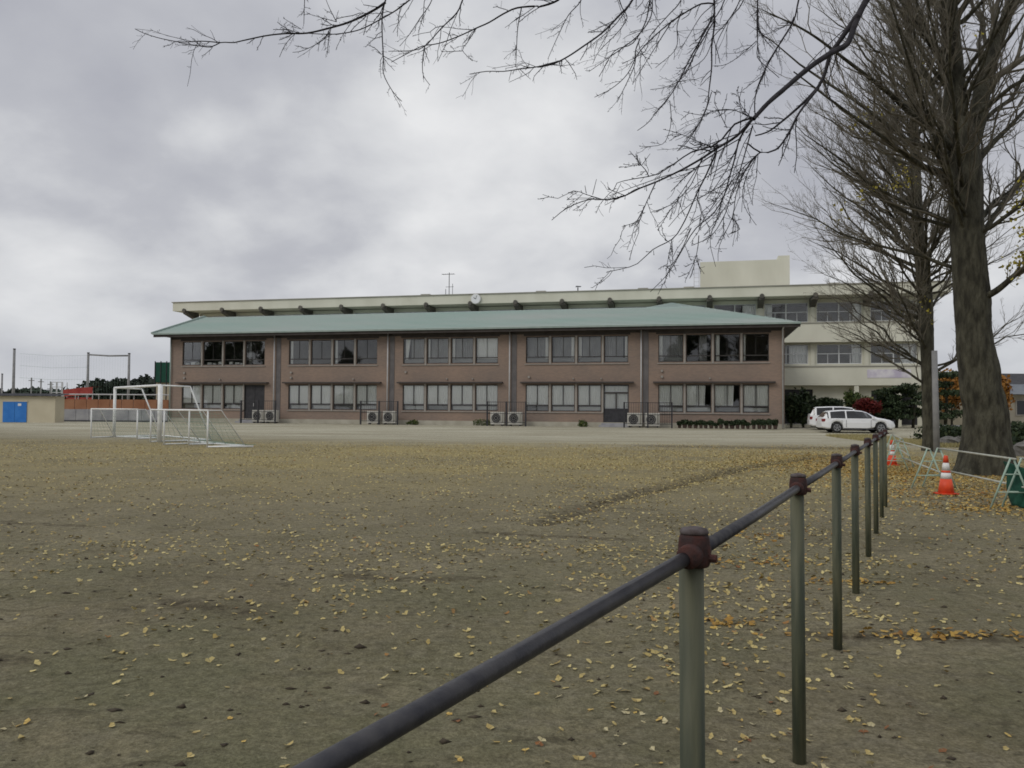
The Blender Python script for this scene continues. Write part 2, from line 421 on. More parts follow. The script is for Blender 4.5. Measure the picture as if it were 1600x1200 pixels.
for i_, q_ in enumerate(STREAK):
    wq = (.26, 1.3, .10, .10, .08, .08, .10, .10, .08)[i_] * (1 if i_ else np.clip(GYY / 14, .8, 2))
    dmp = np.maximum(dmp, near_ * np.clip(1.35 - seg_dist(GXX, GYY, q_) / (wq * (.4 + 1.4 * nzv)), 0, 1))
at_ = gme.attributes.new('damp', 'FLOAT', 'POINT'); at_.data.foreach_set('value', dmp.ravel().astype(np.float32))
link('ground', gme, ground_mat(), kind='structure', label='bare sandy schoolyard ground')

# ------------------------------------------------------------------ batch tubes (twigs, branches)
def tubes_batch(Pn, Rn, sides=3):
    """Pn [n,K,3], Rn [n,K] -> verts, quads"""
    n, K, _ = Pn.shape
    T = np.empty_like(Pn); T[:, 1:-1] = Pn[:, 2:] - Pn[:, :-2]; T[:, 0] = Pn[:, 1] - Pn[:, 0]; T[:, -1] = Pn[:, -1] - Pn[:, -2]
    T /= np.linalg.norm(T, axis=-1, keepdims=True) + 1e-9
    ref = np.where(np.abs(T[:, :1, 2:3]) < .9, np.array([0, 0, 1.]), np.array([1., 0, 0]))
    A = np.cross(T, np.broadcast_to(ref, T.shape)); A /= np.linalg.norm(A, axis=-1, keepdims=True) + 1e-9
    B = np.cross(A, T)
    q = np.arange(sides) * 2 * np.pi / sides
    V = Pn[:, :, None] + Rn[:, :, None, None] * (np.cos(q)[None, None, :, None] * A[:, :, None] + np.sin(q)[None, None, :, None] * B[:, :, None])
    base = (np.arange(n)[:, None, None] * K + np.arange(K - 1)[None, :, None]) * sides
    j = np.arange(sides)[None, None, :]; j2 = (j + 1) % sides
    Fq = np.stack([base + j, base + j2, base + sides + j2, base + sides + j], -1).reshape(-1, 4)
    return V.reshape(-1, 3), Fq
def norm(v): return v / (np.linalg.norm(v, axis=-1, keepdims=True) + 1e-9)
def sprout(Pp, Rp, n_per, ang, lf, K, g, t0=.12, up=.0, curl=.15, rf=.55, tip=.35, bias=None):
    """children of a batch of branches"""
    n, Kp, _ = Pp.shape
    Ln = np.linalg.norm(np.diff(Pp, axis=1), axis=-1).sum(1)
    t = np.sort(g.random((n, n_per)) * (1 - t0) + t0, axis=1) * .985
    s = t * (Kp - 1); i = np.minimum(s.astype(int), Kp - 2); f = (s - i)[..., None]
    ar = np.arange(n)[:, None]
    A, B = Pp[ar, i], Pp[ar, i + 1]; st = A * (1 - f) + B * f; T = norm(B - A)
    r = Rp[ar, i] * (1 - f[..., 0]) + Rp[ar, i + 1] * f[..., 0]
    rv = norm(g.normal(size=T.shape)); perp = norm(rv - (rv * T).sum(-1, keepdims=True) * T)
    a = np.radians(ang * (1 + .35 * g.normal(size=t.shape)))[..., None]
    D = norm(T * np.cos(a) + perp * np.sin(a) + np.array([0, 0, up]))
    if bias is not None: D = norm(D + bias)
    Lc = (Ln[:, None] * lf * (1 - .55 * t) * (.5 + .8 * g.random(t.shape)))
    u = np.linspace(0, 1, K)
    bend = norm(g.normal(size=T.shape)) * curl; bend[..., 2] += up * .6
    Pc = st[:, :, None] + Lc[:, :, None, None] * (u[None, None, :, None] * D[:, :, None] + (u ** 2)[None, None, :, None] * bend[:, :, None])
    jit = g.normal(size=Pc.shape) * (Lc[:, :, None, None] * .018); jit[:, :, 0] = 0; Pc = Pc + jit
    Rc = np.minimum(r * rf, Lc * .03)[:, :, None] * (1 - (1 - tip) * u[None, None, :])
    return Pc.reshape(-1, K, 3), Rc.reshape(-1, K)
def resample(pts, rad, step):
    pts = np.array(pts, float); rad = np.array(rad, float)
    o, r = [], []
    Pm = np.vstack([2 * pts[0] - pts[1], pts, 2 * pts[-1] - pts[-2]])
    for i in range(len(pts) - 1):
        p0, p1, p2, p3 = Pm[i:i + 4]; n = max(1, int(np.linalg.norm(p2 - p1) / step))
        for k in range(n):
            t = k / n
            o.append(.5 * ((2 * p1) + (-p0 + p2) * t + (2 * p0 - 5 * p1 + 4 * p2 - p3) * t * t + (-p0 + 3 * p1 - 3 * p2 + p3) * t ** 3))
            r.append(rad[i] * (1 - t) + rad[i + 1] * t)
    o.append(pts[-1]); r.append(rad[-1]); return np.array(o), np.array(r)
def bark_tube(pts, rad, sides, step, g, rough=.06, flare=None):
    p, r = resample(pts, rad, step); K = len(p)
    T = norm(np.gradient(p, axis=0)); ref = np.array([1., 0, 0]) if abs(T[0, 2]) > .7 else np.array([0, 0, 1.])
    A = norm(np.cross(T, ref)); B = np.cross(A, T)
    q = np.arange(sides) * 2 * np.pi / sides
    ridge = np.sum([g.random() * np.sin(k * q[None] + g.random() * 6 + .25 * np.arange(K)[:, None] * step * g.normal()) for k in (2, 3, 5, 9, 14)], axis=0) * .45
    rr = r[:, None] * (1 + rough * ridge + rough * .35 * g.normal(size=(K, sides)))
    if flare is not None: rr = rr * (1 + flare(K, q, p))
    V = p[:, None] + rr[..., None] * (np.cos(q)[None, :, None] * A[:, None] + np.sin(q)[None, :, None] * B[:, None])
    j = np.arange(sides)[None]; b = np.arange(K - 1)[:, None] * sides; j2 = (j + 1) % sides
    Fq = np.stack([b + j, b + j2, b + sides + j2, b + sides + j], -1).reshape(-1, 4)
    return V.reshape(-1, 3), Fq, p, r
def cat_mesh(lst):
    vs, fs, o = [], [], 0
    for v, f in lst: vs.append(v); fs.append(f + o); o += len(v)
    return np.concatenate(vs), np.concatenate(fs)
def leaf_faces(C, size, g, flat=.0, elong=1.5):
    """small folded leaf of two triangles pairs at each centre"""
    n = len(C); sz = size * (.6 + .8 * g.random(n))[:, None]
    d = norm(g.normal(size=(n, 3)) * np.array([1, 1, 1 - flat])); e_ = norm(np.cross(d, norm(g.normal(size=(n, 3)) + np.array([0, 0, flat * 4]))))
    c = norm(np.cross(d, e_))
    a = C - d * sz * elong * .5; b = C + e_ * sz * .5 + c * sz * .12; cc = C + d * sz * elong * .5; dd = C - e_ * sz * .5 + c * sz * .12
    V = np.stack([a, b, cc, dd], 1).reshape(-1, 3); Fq = np.arange(4 * n).reshape(n, 4)
    return V, Fq
def blob_leaves(blobs, n, size, g, hollow=.45, lump=1.0, **k):
    w = np.array([b[3] * b[4] * b[5] for b in blobs]); w = w ** .8; w /= w.sum()
    ch = g.choice(len(blobs), n, p=w); Bq = np.array(blobs)[ch]
    d = norm(g.normal(size=(n, 3))); r = hollow + (1 - hollow) * g.random(n)[:, None] ** .6
    r *= 1 + lump * (.22 * np.sin(d[:, :1] * 7 + ch[:, None]) * np.cos(d[:, 1:2] * 6 + 2 * ch[:, None]) + .10 * g.normal(size=(n, 1)))
    return leaf_faces(Bq[:, :3] + d * r * Bq[:, 3:6], size, g, **k)

# ------------------------------------------------------------------ brown two-storey classroom wing
UX, UY = .9727, -.2316
RZ = math.atan2(UY, UX)
BO = np.array([-27.8, 65.0, 0.3])
LEN = 47.5
def pos(s, t, z=0.0):            # facade coordinates -> world
    return np.array([BO[0] + UX * s - UY * t, BO[1] + UY * s + UX * t, BO[2] + z])
bld = thing('school_building', tuple(BO), RZ, 'brown tiled two storey classroom wing with green metal roof', 'building')
WX = [(1.1 + 1.9 * i, 2.8 + 1.9 * i) for i in range(4)]
ops = []
for b_ in range(5):
    for i, (a, c) in enumerate(WX):
        ops.append((b_ * 9.5 + a, b_ * 9.5 + c, 4.58, 6.48, 'u', b_, i))
        if (b_, i) in ((0, 3), (3, 3)): ops.append((b_ * 9.5 + a - .05, b_ * 9.5 + c + .05, .30, 3.0, 'd', b_, i))
        else: ops.append((b_ * 9.5 + a, b_ * 9.5 + c, 1.08, 3.0, 'g', b_, i))
def facade(xr, zr, ops_, depth):
    xs_ = sorted({xr[0], xr[1], *[o[0] for o in ops_], *[o[1] for o in ops_]})
    zs_ = sorted({zr[0], zr[1], *[o[2] for o in ops_], *[o[3] for o in ops_]})
    m = MB()
    for a, b in zip(xs_[:-1], xs_[1:]):
        for c, d in zip(zs_[:-1], zs_[1:]):
            mxx, mz = (a + b) / 2, (c + d) / 2
            if any(o[0] < mxx < o[1] and o[2] < mz < o[3] for o in ops_): continue
            m.quad((a, 0, c), (b, 0, c), (b, 0, d), (a, 0, d))
    for o in ops_:
        x0, x1, z0, z1 = o[:4]
        m.quad((x0, 0, z0), (x0, 0, z1), (x0, depth, z1), (x0, depth, z0)); m.quad((x1, 0, z0), (x1, depth, z0), (x1, depth, z1), (x1, 0, z1))
        m.quad((x0, 0, z1), (x1, 0, z1), (x1, depth, z1), (x0, depth, z1)); m.quad((x0, 0, z0), (x0, depth, z0), (x1, depth, z0), (x1, 0, z0))
    return m
w = facade((0, LEN), (.32, 6.98), ops, .22)
w.quad((0, 0, .32), (0, 0, 6.98), (0, 13.5, 6.98), (0, 13.5, .32)); w.quad((LEN, 0, .32), (LEN, 15.5, .32), (LEN, 15.5, 6.98), (LEN, 0, 6.98))
w.quad((0, 13.5, .32), (0, 13.5, 6.98), (LEN, 13.5, 6.98), (LEN, 13.5, .32))
w.build('wall', M['tile'], bld)
inn = MB()
inn.box(.3, LEN - .3, 5.5, 5.6, .3, 6.9); inn.box(.3, LEN - .3, .25, 5.5, 3.3, 4.2); inn.box(.3, LEN - .3, .25, 5.5, .15, .28); inn.box(.3, LEN - .3, .25, 5.5, 6.8, 6.95)
for b_ in range(6): inn.box(max(.25, b_ * 9.5 - .06), min(LEN - .25, b_ * 9.5 + .06), .25, 5.5, .3, 6.8)
inn.build('interior', M['interior'], bld)
boxo('plinth', M['plinth'], bld, -.02, LEN + .02, -.06, 13.5, -.6, .32)
# window kit
def window_meshes():
    wd, h = 1.7, 1.9; k = .05; bt = .42
    f = MB()
    f.box(0, wd, .08, .16, 0, k); f.box(0, wd, .08, .16, h - k, h); f.box(0, k, .08, .16, k, h - k); f.box(wd - k, wd, .08, .16, k, h - k)
    f.box(k, wd - k, .085, .155, bt - .035, bt + .035)
    f.box(wd / 2 - .03, wd / 2 + .03, .09, .15, bt + .035, h - k)
    fm = f.mesh()
    f2 = MB()
    f2.box(0, wd, .08, .16, 0, k); f2.box(0, wd, .08, .16, h - k, h); f2.box(0, k, .08, .16, k, h - k); f2.box(wd - k, wd, .08, .16, k, h - k)
    f2.box(k, wd - k, .085, .155, bt - .03, bt + .03); f2.box(wd / 2 - .012, wd / 2 + .012, .105, .15, bt + .03, h - k)
    global FM2; FM2 = f2.mesh()
    up = MB().box(k, wd / 2 - .03, .115, .121, bt + .035, h - k).mesh()
    lo = MB().box(k, wd - k, .115, .121, k, bt - .035).mesh()
    return fm, up, lo
FM, PU, PL = window_meshes()
for me_ in (FM, FM2): me_.materials.append(M['frame'])
for me_ in (PU, PL): me_.materials.append(M['glass'])
def curtain_mesh(x0, x1, z0, z1, y, seed, amp=.03, wl=.16, taper=0.0):
    g = np.random.default_rng(seed); n = max(6, int((x1 - x0) / .03)); u = np.linspace(0, 1, n)
    ph = g.random() * 6
    yy = y + amp * np.sin(2 * np.pi * (x0 + (x1 - x0) * u) / wl + ph + .8 * np.sin(5 * u + ph))
    V, rows = [], [1.0, .5, 0.0]
    for r in rows:
        xw = x0 + (x1 - x0) * u * (1 - taper * (1 - r))
        V.append(np.stack([xw, yy, np.full(n, z0 + (z1 - z0) * r)], -1))
    V = np.concatenate(V); f = []
    for r in range(2):
        for i in range(n - 1): f.append((r * n + i, r * n + i + 1, (r + 1) * n + i + 1, (r + 1) * n + i))
    return smooth(fast(V, f))
CURT = {}
def curtain(parent, key, m):
    if key not in CURT:
        me = curtain_mesh(*key); me.materials.append(m); CURT[key] = me
    link('curtain', CURT[key], None, parent)
UP = {  # curtain state on the upper floor: list of (x0,x1,material)
    (0, 0): [], (0, 1): [], (0, 2): [], (0, 3): [('s', 0, .25)],
    (1, 0): [('c', .03, .2)], (1, 1): [], (1, 2): [('c', .03, .2)], (1, 3): [],
    (2, 0): [('c', .1, .5, .6), ('s', .5, 1.65)], (2, 1): [('c', .03, .18), ('s', .2, 1.65)], (2, 2): [('c', .03, .22), ('s', .22, 1.65)], (2, 3): [('c', .05, 1.65)],
    (3, 0): [('s', .05, 1.4), ('c', 1.4, 1.66)], (3, 1): [('s', .05, 1.4), ('c', 1.4, 1.66)], (3, 2): [('c', .03, .25), ('s', .25, 1.66)], (3, 3): [('s', .03, 1.3), ('c', 1.45, 1.66)],
    (4, 0): [('c', .04, .28), ('s', .28, 1.66)], (4, 1): [('s', .9, 1.4)], (4, 2): [('c', .1, .35)], (4, 3): [('c', .04, .18)]}
for x0, x1, z0, z1, kd, b_, i in ops:
    if kd in 'ug':
        wo = link('window', FM2 if kd == 'u' else FM, None, bld, (x0, 0, z0))
        link('pane', PU, None, wo); link('pane', PU, None, wo, (1.7 / 2 - .02, 0, 0)); link('pane', PL, None, wo)
        if kd == 'g':
            spl = .75 if (b_, i) in ((4, 1), (4, 2)) else 1.0
            xe = 1.66 if spl == 1 else 1.3
            curtain(wo, (.04, .84 if spl == 1 else .7, .47, 1.86, .19, 3 + (i * 7 + b_) % 4, .03, .15), M['curtain'])
            curtain(wo, (.87 if spl == 1 else .72, xe, .47, 1.86, .19, 9 + (i + b_ * 3) % 4, .03, .15, 0.0 if spl == 1 else .1), M['curtain'])
            boxo('window_board', M['curtain'] if (i + b_) % 3 else M['sheer'], wo, .06, 1.64, .40, .43, .07, .33)
        else:
            if b_ in (0, 2, 3) or (b_, i) == (4, 0):
                if b_ == 0:
                    for q_ in range(3 if i < 3 else 0): a_ = .12 + .5 * q_ + .1 * i; boxo('book_stack', M['curtain'], wo, a_, a_ + .28 + .1 * ((q_ + i) % 2), .26, .42, .055, .17 + .05 * ((q_ * 2 + i) % 3))
                else: boxo('window_board', M['sheer'], wo, .06, 1.64, .24, .26, .07, .33)
            for q in UP[(b_, i)]:
                curtain(wo, (q[1], q[2], .05, 1.86, .30 if q[0] == 'c' else .5, 5 + i, .03, .15, q[3] if len(q) > 3 else 0.0), M['curtain'] if q[0] == 'c' else M['sheer'])
    else:
        dr = thing('door', (x0, 0, .30)); dr.parent = bld
        wd = x1 - x0
        if b_ == 0:
            dr['label'] = 'dark solid door below the first storey ledge'
            f = MB().box(0, wd, .05, .16, 2.62, 2.7).box(0, .06, .05, .16, 0, 2.62).box(wd - .06, wd, .05, .16, 0, 2.62); f.build('door_frame', M['frame'], dr)
            boxo('door_leaf', M['dark'], dr, .07, wd / 2 - .01, .09, .14, .02, 2.6); boxo('door_leaf', M['dark'], dr, wd / 2 + .01, wd - .07, .09, .14, .02, 2.6)
            boxo('handle', M['pipe'], dr, wd / 2 - .12, wd / 2 - .08, .05, .09, 1.0, 1.25)
        else:
            dr['label'] = 'door with glazed upper half and dark lower panel'
            f = MB().box(0, wd, .05, .16, 2.62, 2.7).box(0, .06, .05, .16, 0, 2.62).box(wd - .06, wd, .05, .16, 0, 2.62).box(.06, wd - .06, .06, .15, 2.05, 2.17).box(wd / 2 - .05, wd / 2 + .05, .06, .15, 1.0, 2.05)
            f.build('door_frame', M['frame'], dr)
            boxo('door_panel', M['dark'], dr, .06, wd - .06, .07, .14, .02, 1.0)
            for a, c in ((.06, wd / 2 - .05), (wd / 2 + .05, wd - .06)): boxo('pane', M['glass'], dr, a, c, .10, .106, 1.0, 2.05)
            boxo('pane', M['glass'], dr, .06, wd - .06, .10, .106, 2.17, 2.62)
            curtain(dr, (.08, wd - .08, .7, 2.6, .30, 4, .03, .15), M['curtain'])
for b_ in range(5):
    o_ = b_ * 9.5
    boxo('ledge', M['fascia'], bld, o_ + .75, o_ + 8.9, -.38, -.002, 3.10, 3.20)
    for i in range(3):
        x = o_ + 2.9 + 1.9 * i
        boxo('mullion', M['alu'], bld, x - .065, x + .065, -.05, .01, 4.5, 6.52)
        boxo('mullion', M['alu'], bld, x - .065, x + .065, -.05, .01, 1.02, 3.08)
    boxo('window_sill', M['alu'], bld, o_ + 1.03, o_ + 8.57, -.07, -.003, 4.50 - .06, 4.50)
    boxo('window_head', M['fascia'], bld, o_ + .95, o_ + 8.65, -.05, -.003, 6.53, 6.66)
    boxo('window_sill', M['alu'], bld, o_ + 1.03, o_ + (6.7 if b_ in (0, 3) else 8.57), -.07, -.003, .96, 1.02)
    for k_, (vx, vz) in enumerate(((1.35, 3.95), (1.35, 3.55), (4.6, 3.42), (6.6, 3.42))):
        if (b_ + k_) % 4 == 3: continue
        MB().tube([(o_ + vx, -.12, vz), (o_ + vx, .0, vz)], .09 if k_ < 2 else .06, 10).build('vent_cap', M['alu'], bld)
    if b_:
        boxo('expansion_joint', M['gapstrip'], bld, o_ + .04, o_ + .42, -.03, -.002, .33, 6.9)
    px_ = o_ - .08 if b_ else .12
    if b_: MB().tube([(px_, -.14, 0.05), (px_, -.14, 6.9)], .055, 8).build('downpipe', M['pipe'], bld, True)
MB().tube([(.1, -.12, 0.05), (.1, -.12, 6.9)], .05, 8).build('downpipe', M['gutter'], bld, True)
MB().tube([(LEN - .12, -.12, 0.05), (LEN - .12, -.12, 6.7), (LEN - .05, -.7, 6.98)], .055, 8).build('downpipe', M['pipe'], bld, True)
# roof with stepped courses
EV = .95; ZE = 7.0; SL = .305
def roof_slope():
    m = MB()
    x0, x1 = -.95, LEN + .95
    n = 14; D = 6.8
    ridge_main, ridge_pav = 7.9, 10.2
    for k in range(n):
        a, b = k * D / n, (k + 1) * D / n
        za, zb = ZE + .1 + a * SL, ZE + .1 + b * SL
        # left gable edge, right hip edge
        xr0, xr1 = x1 - a, x1 - b
        m.quad((x0, -EV + a, za + .045), (xr0, -EV + a, za + .045), (xr1, -EV + b, zb), (x0, -EV + b, zb))
        m.quad((x0, -EV + a, za), (xr0, -EV + a, za), (xr0, -EV + a, za + .045), (x0, -EV + a, za + .045))
    # back slope of the long part
    zt = ZE + .1 + D * SL
    m.quad((x0, -EV + D, zt), (x1 - D, -EV + D, zt), (x1 - D, 14.5, ZE + .1), (x0, 14.5, ZE + .1))
    # hip end, right side, in courses
    DP = 8.7
    for k in range(20):
        a, b = k * DP / 20, (k + 1) * DP / 20
        za, zb = ZE + .1 + a * SL, ZE + .1 + b * SL
        m.quad((x1 - a, -EV + a, za + .04), (x1 - a, 2 * DP - EV - a, za + .04), (x1 - b, 2 * DP - EV - b, zb), (x1 - b, -EV + b, zb))
    # taller pyramid that rises over the end bay
    for k in range(14, 20):
        a, b = k * DP / 20, (k + 1) * DP / 20
        za, zb = ZE + .1 + a * SL, ZE + .1 + b * SL
        xa, xb = x1 - 2 * DP + a, x1 - 2 * DP + b
        m.quad((xa, -EV + a, za + .02), (x1 - a, -EV + a, za + .02), (x1 - b, -EV + b, zb + .0), (xb, -EV + b, zb))
        m.quad((xa, -EV + a, za), (xb, -EV + b, zb), (xb, 2 * DP - EV - b, zb), (xa, 2 * DP - EV - a, za))
    m.quad((x1 - 2 * DP, 2 * DP - EV, ZE + .1), (x1, 2 * DP - EV, ZE + .1), (x1 - DP, DP - EV, ZE + .1 + DP * SL))
    return m
roof_slope().build('roof', M['roof'], bld)
boxo('soffit', M['fascia'], bld, -.9, LEN + .9, -.88, 14.2, 6.94, 6.985)
boxo('fascia_board', M['fascia'], bld, -.93, LEN + .93, -.93, -.885, 6.80, 7.06)
boxo('eave_shade_strip', M['fascia'], bld, .01, LEN - .01, -.03, -.002, 6.66, 6.97)  # dark strip that paints the eave's shade onto the wall top
boxo('gutter', M['gutter'], bld, -.95, LEN + .95, -1.07, -.94, 7.00, 7.13)
boxo('fascia_board', M['gutter'], bld, LEN + .90, LEN + .96, -.93, 19.2, 6.93, 7.1)
mv = MB()
for y0, y1, z0, z1 in ((-1.05, 5.85, 7.05, 9.17), (5.85, 14.6, 9.17, 7.1)):
    for a, b in (((-1.08), (-.93)),):
        mv.add([(a, y0, z0), (b, y0, z0), (b, y1, z1), (a, y1, z1), (a, y0, z0 + .16), (b, y0, z0 + .16), (b, y1, z1 + .16), (a, y1, z1 + .16)],
               [(0, 3, 2, 1), (4, 5, 6, 7), (0, 1, 5, 4), (1, 2, 6, 5), (2, 3, 7, 6), (3, 0, 4, 7)])
mv.build('bargeboard', M['gutter'], bld)

# ------------------------------------------------------------------ cream three-storey block behind
ty = 16.6
bb = thing('school_block', tuple(pos(0, ty)), RZ, 'long cream three storey school block with flat roof behind the brown wing', 'building')
X0, X1 = -8.6, 60.2
K0 = -4.9; SPC = 4.33
cols = [K0 + SPC * k for k in range(-1, 15)]
bops = []
for k in range(-1, 15):
    a = K0 + SPC * k + .35
    w_ = SPC - .7
    if a + w_ > X1: w_ = X1 - a - .3
    bops.append((a, a + w_, 8.95, 10.65, 3))
    if k >= 9: bops.append((a, a + w_, 5.3, 7.0, 2))
for (a, b) in ((46.2, 50.0), (51.9, 54.6)): pass
bops += [(48.5, 51.4, .1, 3.1, 1), (56.1, 59.7, .1, 3.0, 1)]
w = facade((X0, X1), (-.3, 10.95), bops, .25)
w.quad((X0, 0, -.3), (X0, 0, 10.95), (X0, 10, 10.95), (X0, 10, -.3)); w.quad((X1, 0, -.3), (X1, 10, -.3), (X1, 10, 10.95), (X1, 0, 10.95)); w.quad((X0, 10, -.3), (X0, 10, 10.95), (X1, 10, 10.95), (X1, 10, -.3))
w.build('wall', M['cream'], bb)
inn = MB().box(X0 + .3, X1 - .3, 4, 4.1, 0, 10.8).box(X0 + .3, X1 - .3, .3, 4, 3.5, 4.2).box(X0 + .3, X1 - .3, .3, 4, 7.2, 8.0).box(X0 + .3, X1 - .3, .3, 4, 10.8, 10.9)
inn.build('interior', M['interior'], bb)
# roof slab with fascia, windows, brackets, parapet bands
sl = MB().box(-10.6, X1 + 1.6, -2.1, 11, 11.0, 11.85)
sl.build('roof', M['cream'], bb)
boxo('roof_edge', M['creamdk'], bb, -10.7, X1 + 1.7, -2.2, 11.1, 11.853, 11.93)
for k in range(-1, 15):
    x = K0 + SPC * k
    if x > X1 + .5: continue
    m_ = MB().add([(x - .24, -2.0, 10.965), (x + .24, -2.0, 10.965), (x + .24, -.002, 10.965), (x - .24, -.002, 10.965), (x - .24, -2.0, 10.72), (x + .24, -2.0, 10.72), (x + .24, -.002, 10.2), (x - .24, -.002, 10.2)],
                  [(0, 1, 2, 3), (4, 7, 6, 5), (0, 4, 5, 1), (1, 5, 6, 2), (2, 6, 7, 3), (3, 7, 4, 0)])
    m_.build('bracket', M['bracket'], bb)
    MB().tube([(x, -2.26, 11.03), (x, -2.1, 11.03)], .2, 8).build('bracket_end', M['bracket'], bb)
    boxo('column', M['cream'], bb, x - .18, x + .18, -.12, -.003, 3.7, 10.96)
FS = {}
def bwin(a, z0, wd, h, par):
    key = (round(wd, 2), round(h, 2))
    if key not in FS:
        f = MB(); k = .06
        f.box(0, wd, .1, .17, 0, k); f.box(0, wd, .1, .17, h - k, h); f.box(0, k, .1, .17, k, h - k); f.box(wd - k, wd, .1, .17, k, h - k)
        f.box(k, wd - k, .105, .165, h * .52 - .035, h * .52 + .035); f.box(wd / 2 - .05, wd / 2 + .05, .11, .16, k, h * .52 - .035); f.box(wd / 2 - .05, wd / 2 + .05, .11, .16, h * .52 + .035, h - k)
        for q in (.25, .75): f.box(wd * q - .025, wd * q + .025, .12, .15, k, h * .52 - .035)
        fm = f.mesh(); fm.materials.append(M['winwhite'])
        p1 = MB().box(k, wd / 2 - .05, .13, .136, k, h * .52 - .035).mesh(); p2 = MB().box(k, wd / 2 - .05, .13, .136, h * .52 + .035, h - k).mesh()
        for p in (p1, p2): p.materials.append(M['glass'])
        FS[key] = (fm, p1, p2)
    fm, p1, p2 = FS[key]
    o = link('window', fm, None, par, (a, 0, z0))
    for p in (p1, p2):
        link('pane', p, None, o); link('pane', p, None, o, (wd / 2 - .01, 0, 0))
    return o
for a, b, z0, z1, st in bops:
    if st == 1 and z0 < .5:
        boxo('door', M['dark'], bb, a, b, .1, .15, z0, z1)
    else:
        o = bwin(a, z0, b - a, z1 - z0, bb)
        if st > 1 and rng.random() < .75:
            q = (b - a); s_ = rng.choice([0, 1]); e_ = q * (.16 + .3 * rng.random())
            me = curtain_mesh(.05 if s_ == 0 else q - e_, e_ if s_ == 0 else q - .05, .05, 1.62, .42, int(rng.integers(99)), .03, .2); link('curtain', me, M['curtain'], o)
for z0, z1 in ((7.12, 8.72), (3.42, 5.0)):
    m_ = MB().box(41.5, X1 + .3, -1.0, -.004, z0, z0 + .2).box(41.5, X1 + .3, -1.0, -.88, z0 + .2, z1); m_.build('balcony_parapet', M['cream'], bb)
    MB().box(41.5, X1 + .3, -1.07, -.83, z1 + .003, z1 + .08).build('parapet_coping', M['creamdk'], bb)
for a in (41.8, 46.0, 54.6, 57.9): boxo('column', M['cream'], bb, a, a + .35, -.95, -.6, -.2, 3.41)
M['banner'] = mat('faded_banner', (.50, .46, .56), .8, (.72, .70, .72), 1.6)
boxo('banner', M['banner'], bb, 55.6, 59.0, -1.03, -1.004, 4.05, 4.75)
boxo('plinth', M['plinth'], bb, 40, X1, -.1, -.005, -.3, .06)
# penthouse
ph = MB().box(41.9, 49.9, 3.5, 10, 11.935, 15.15); ph.build('penthouse', M['cream'], bb, label='cream lift house standing on the flat roof')
boxo('penthouse_upstand', M['cream'], bb, 48.9, 49.9, 3.52, 9.9, 15.15, 15.5)
for x in (41.8, 41.35): MB().tube([(x, 3.4, 11.9), (x, 3.4, 15.6)], .025, 6).build('ladder_rail', M['pipe'], bb)
for k in range(9): MB().tube([(41.35, 3.4, 12.1 + .4 * k), (41.8, 3.4, 12.1 + .4 * k)], .015, 5).build('rung', M['pipe'], bb)
for x in (16.0, 27.2, 36.5, 40.5, 52.5): boxo('roof_vent', M['creamdk'], bb, x, x + .9, -1.6, -.9, 11.935, 12.1)
MB().tube([(31.1, -1.6, 11.93), (31.1, -1.6, 12.3)], .05).add([(30.9, -1.8, 12.3), (31.4, -1.8, 12.3), (31.4, -1.4, 12.45), (30.9, -1.4, 12.5)], [(0, 1, 2, 3)]).build('floodlight', M['dark'], bb)
# antenna and clock rest on the block
an = thing('roof_antenna', tuple(pos(18.0, ty + 1, 11.93)), RZ, 'thin television antenna mast standing on the flat cream roof', 'antenna')
MB().tube([(0, 0, 0), (0, 0, 2.6)], .035, 6).build('mast', M['dark'], an)
MB().tube([(-.75, 0, 2.45), (.55, 0, 2.45)], .025, 5).build('boom', M['dark'], an)
for k in range(7): MB().tube([(-.7 + .2 * k, -.3, 2.45), (-.7 + .2 * k, .3, 2.45)], .012, 4).build('element', M['dark'], an)
MB().tube([(-.35, 0, 1.2), (.45, 0, 1.2)], .02, 5).tube([(.35, 0, .0), (.35, 0, 1.5)], .025, 5).tube([(-.35, 0, .0), (-.35, 0, 1.0)], .03, 5).build('stay_frame', M['dark'], an)
ck = thing('wall_clock', tuple(pos(21.65, ty - 2.12, 11.42)), RZ, 'round white clock fixed to the cream roof edge', 'clock')
MB().tube([(0, -.16, 0), (0, -.03, 0)], .47, 28).build('clock_case', M['white'], ck)
MB().tube([(0, -.175, 0), (0, -.162, 0)], .42, 28).build('dial', M['carwhite'], ck)
MB().add([(-.02, -.19, -.05), (.02, -.19, -.05), (.12, -.19, .3), (.09, -.19, .31)], [(0, 1, 2, 3)]).build('clock_hand', M['dark'], ck)
MB().add([(-.02, -.192, -.03), (.02, -.192, .02), (-.2, -.192, .14), (-.22, -.192, .1)], [(0, 1, 2, 3)]).build('clock_hand', M['dark'], ck)

# ------------------------------------------------------------------ things along the foot of the classroom wing
def make_ac():
    t = thing('air_conditioner', (0, 0, 0), 0, 'x', 'air conditioner', 'outdoor units along the classroom wing')
    m = MB().box(-.5, .5, 0, .38, .1, 1.0).build('casing', M['acwhite'], t)
    m = MB()
    for q in range(20):
        a, b = 2 * math.pi * q / 20, 2 * math.pi * (q + 1) / 20
        m.add([(-.08 + .35 * math.cos(a), -.012, .55 + .35 * math.sin(a)), (-.08 + .35 * math.cos(b), -.012, .55 + .35 * math.sin(b)), (-.08, -.004, .55)], [(0, 1, 2)])
    fan = m.build('fan_opening', M['dark'], t)
    for r in (.12, .24, .33):
        MB().tube([(-.08 + r * math.cos(2 * math.pi * q / 20), -.025, .55 + r * math.sin(2 * math.pi * q / 20)) for q in range(21)], .008, 4, False).build('guard_ring', M['acwhite'], fan)
    for x in (-.4, .3): boxo('foot', M['dark'], t, x, x + .1, .02, .36, 0, .1)
    boxo('vent_panel', M['creamdk'], t, .33, .46, -.01, -.001, .2, .9)
    return t
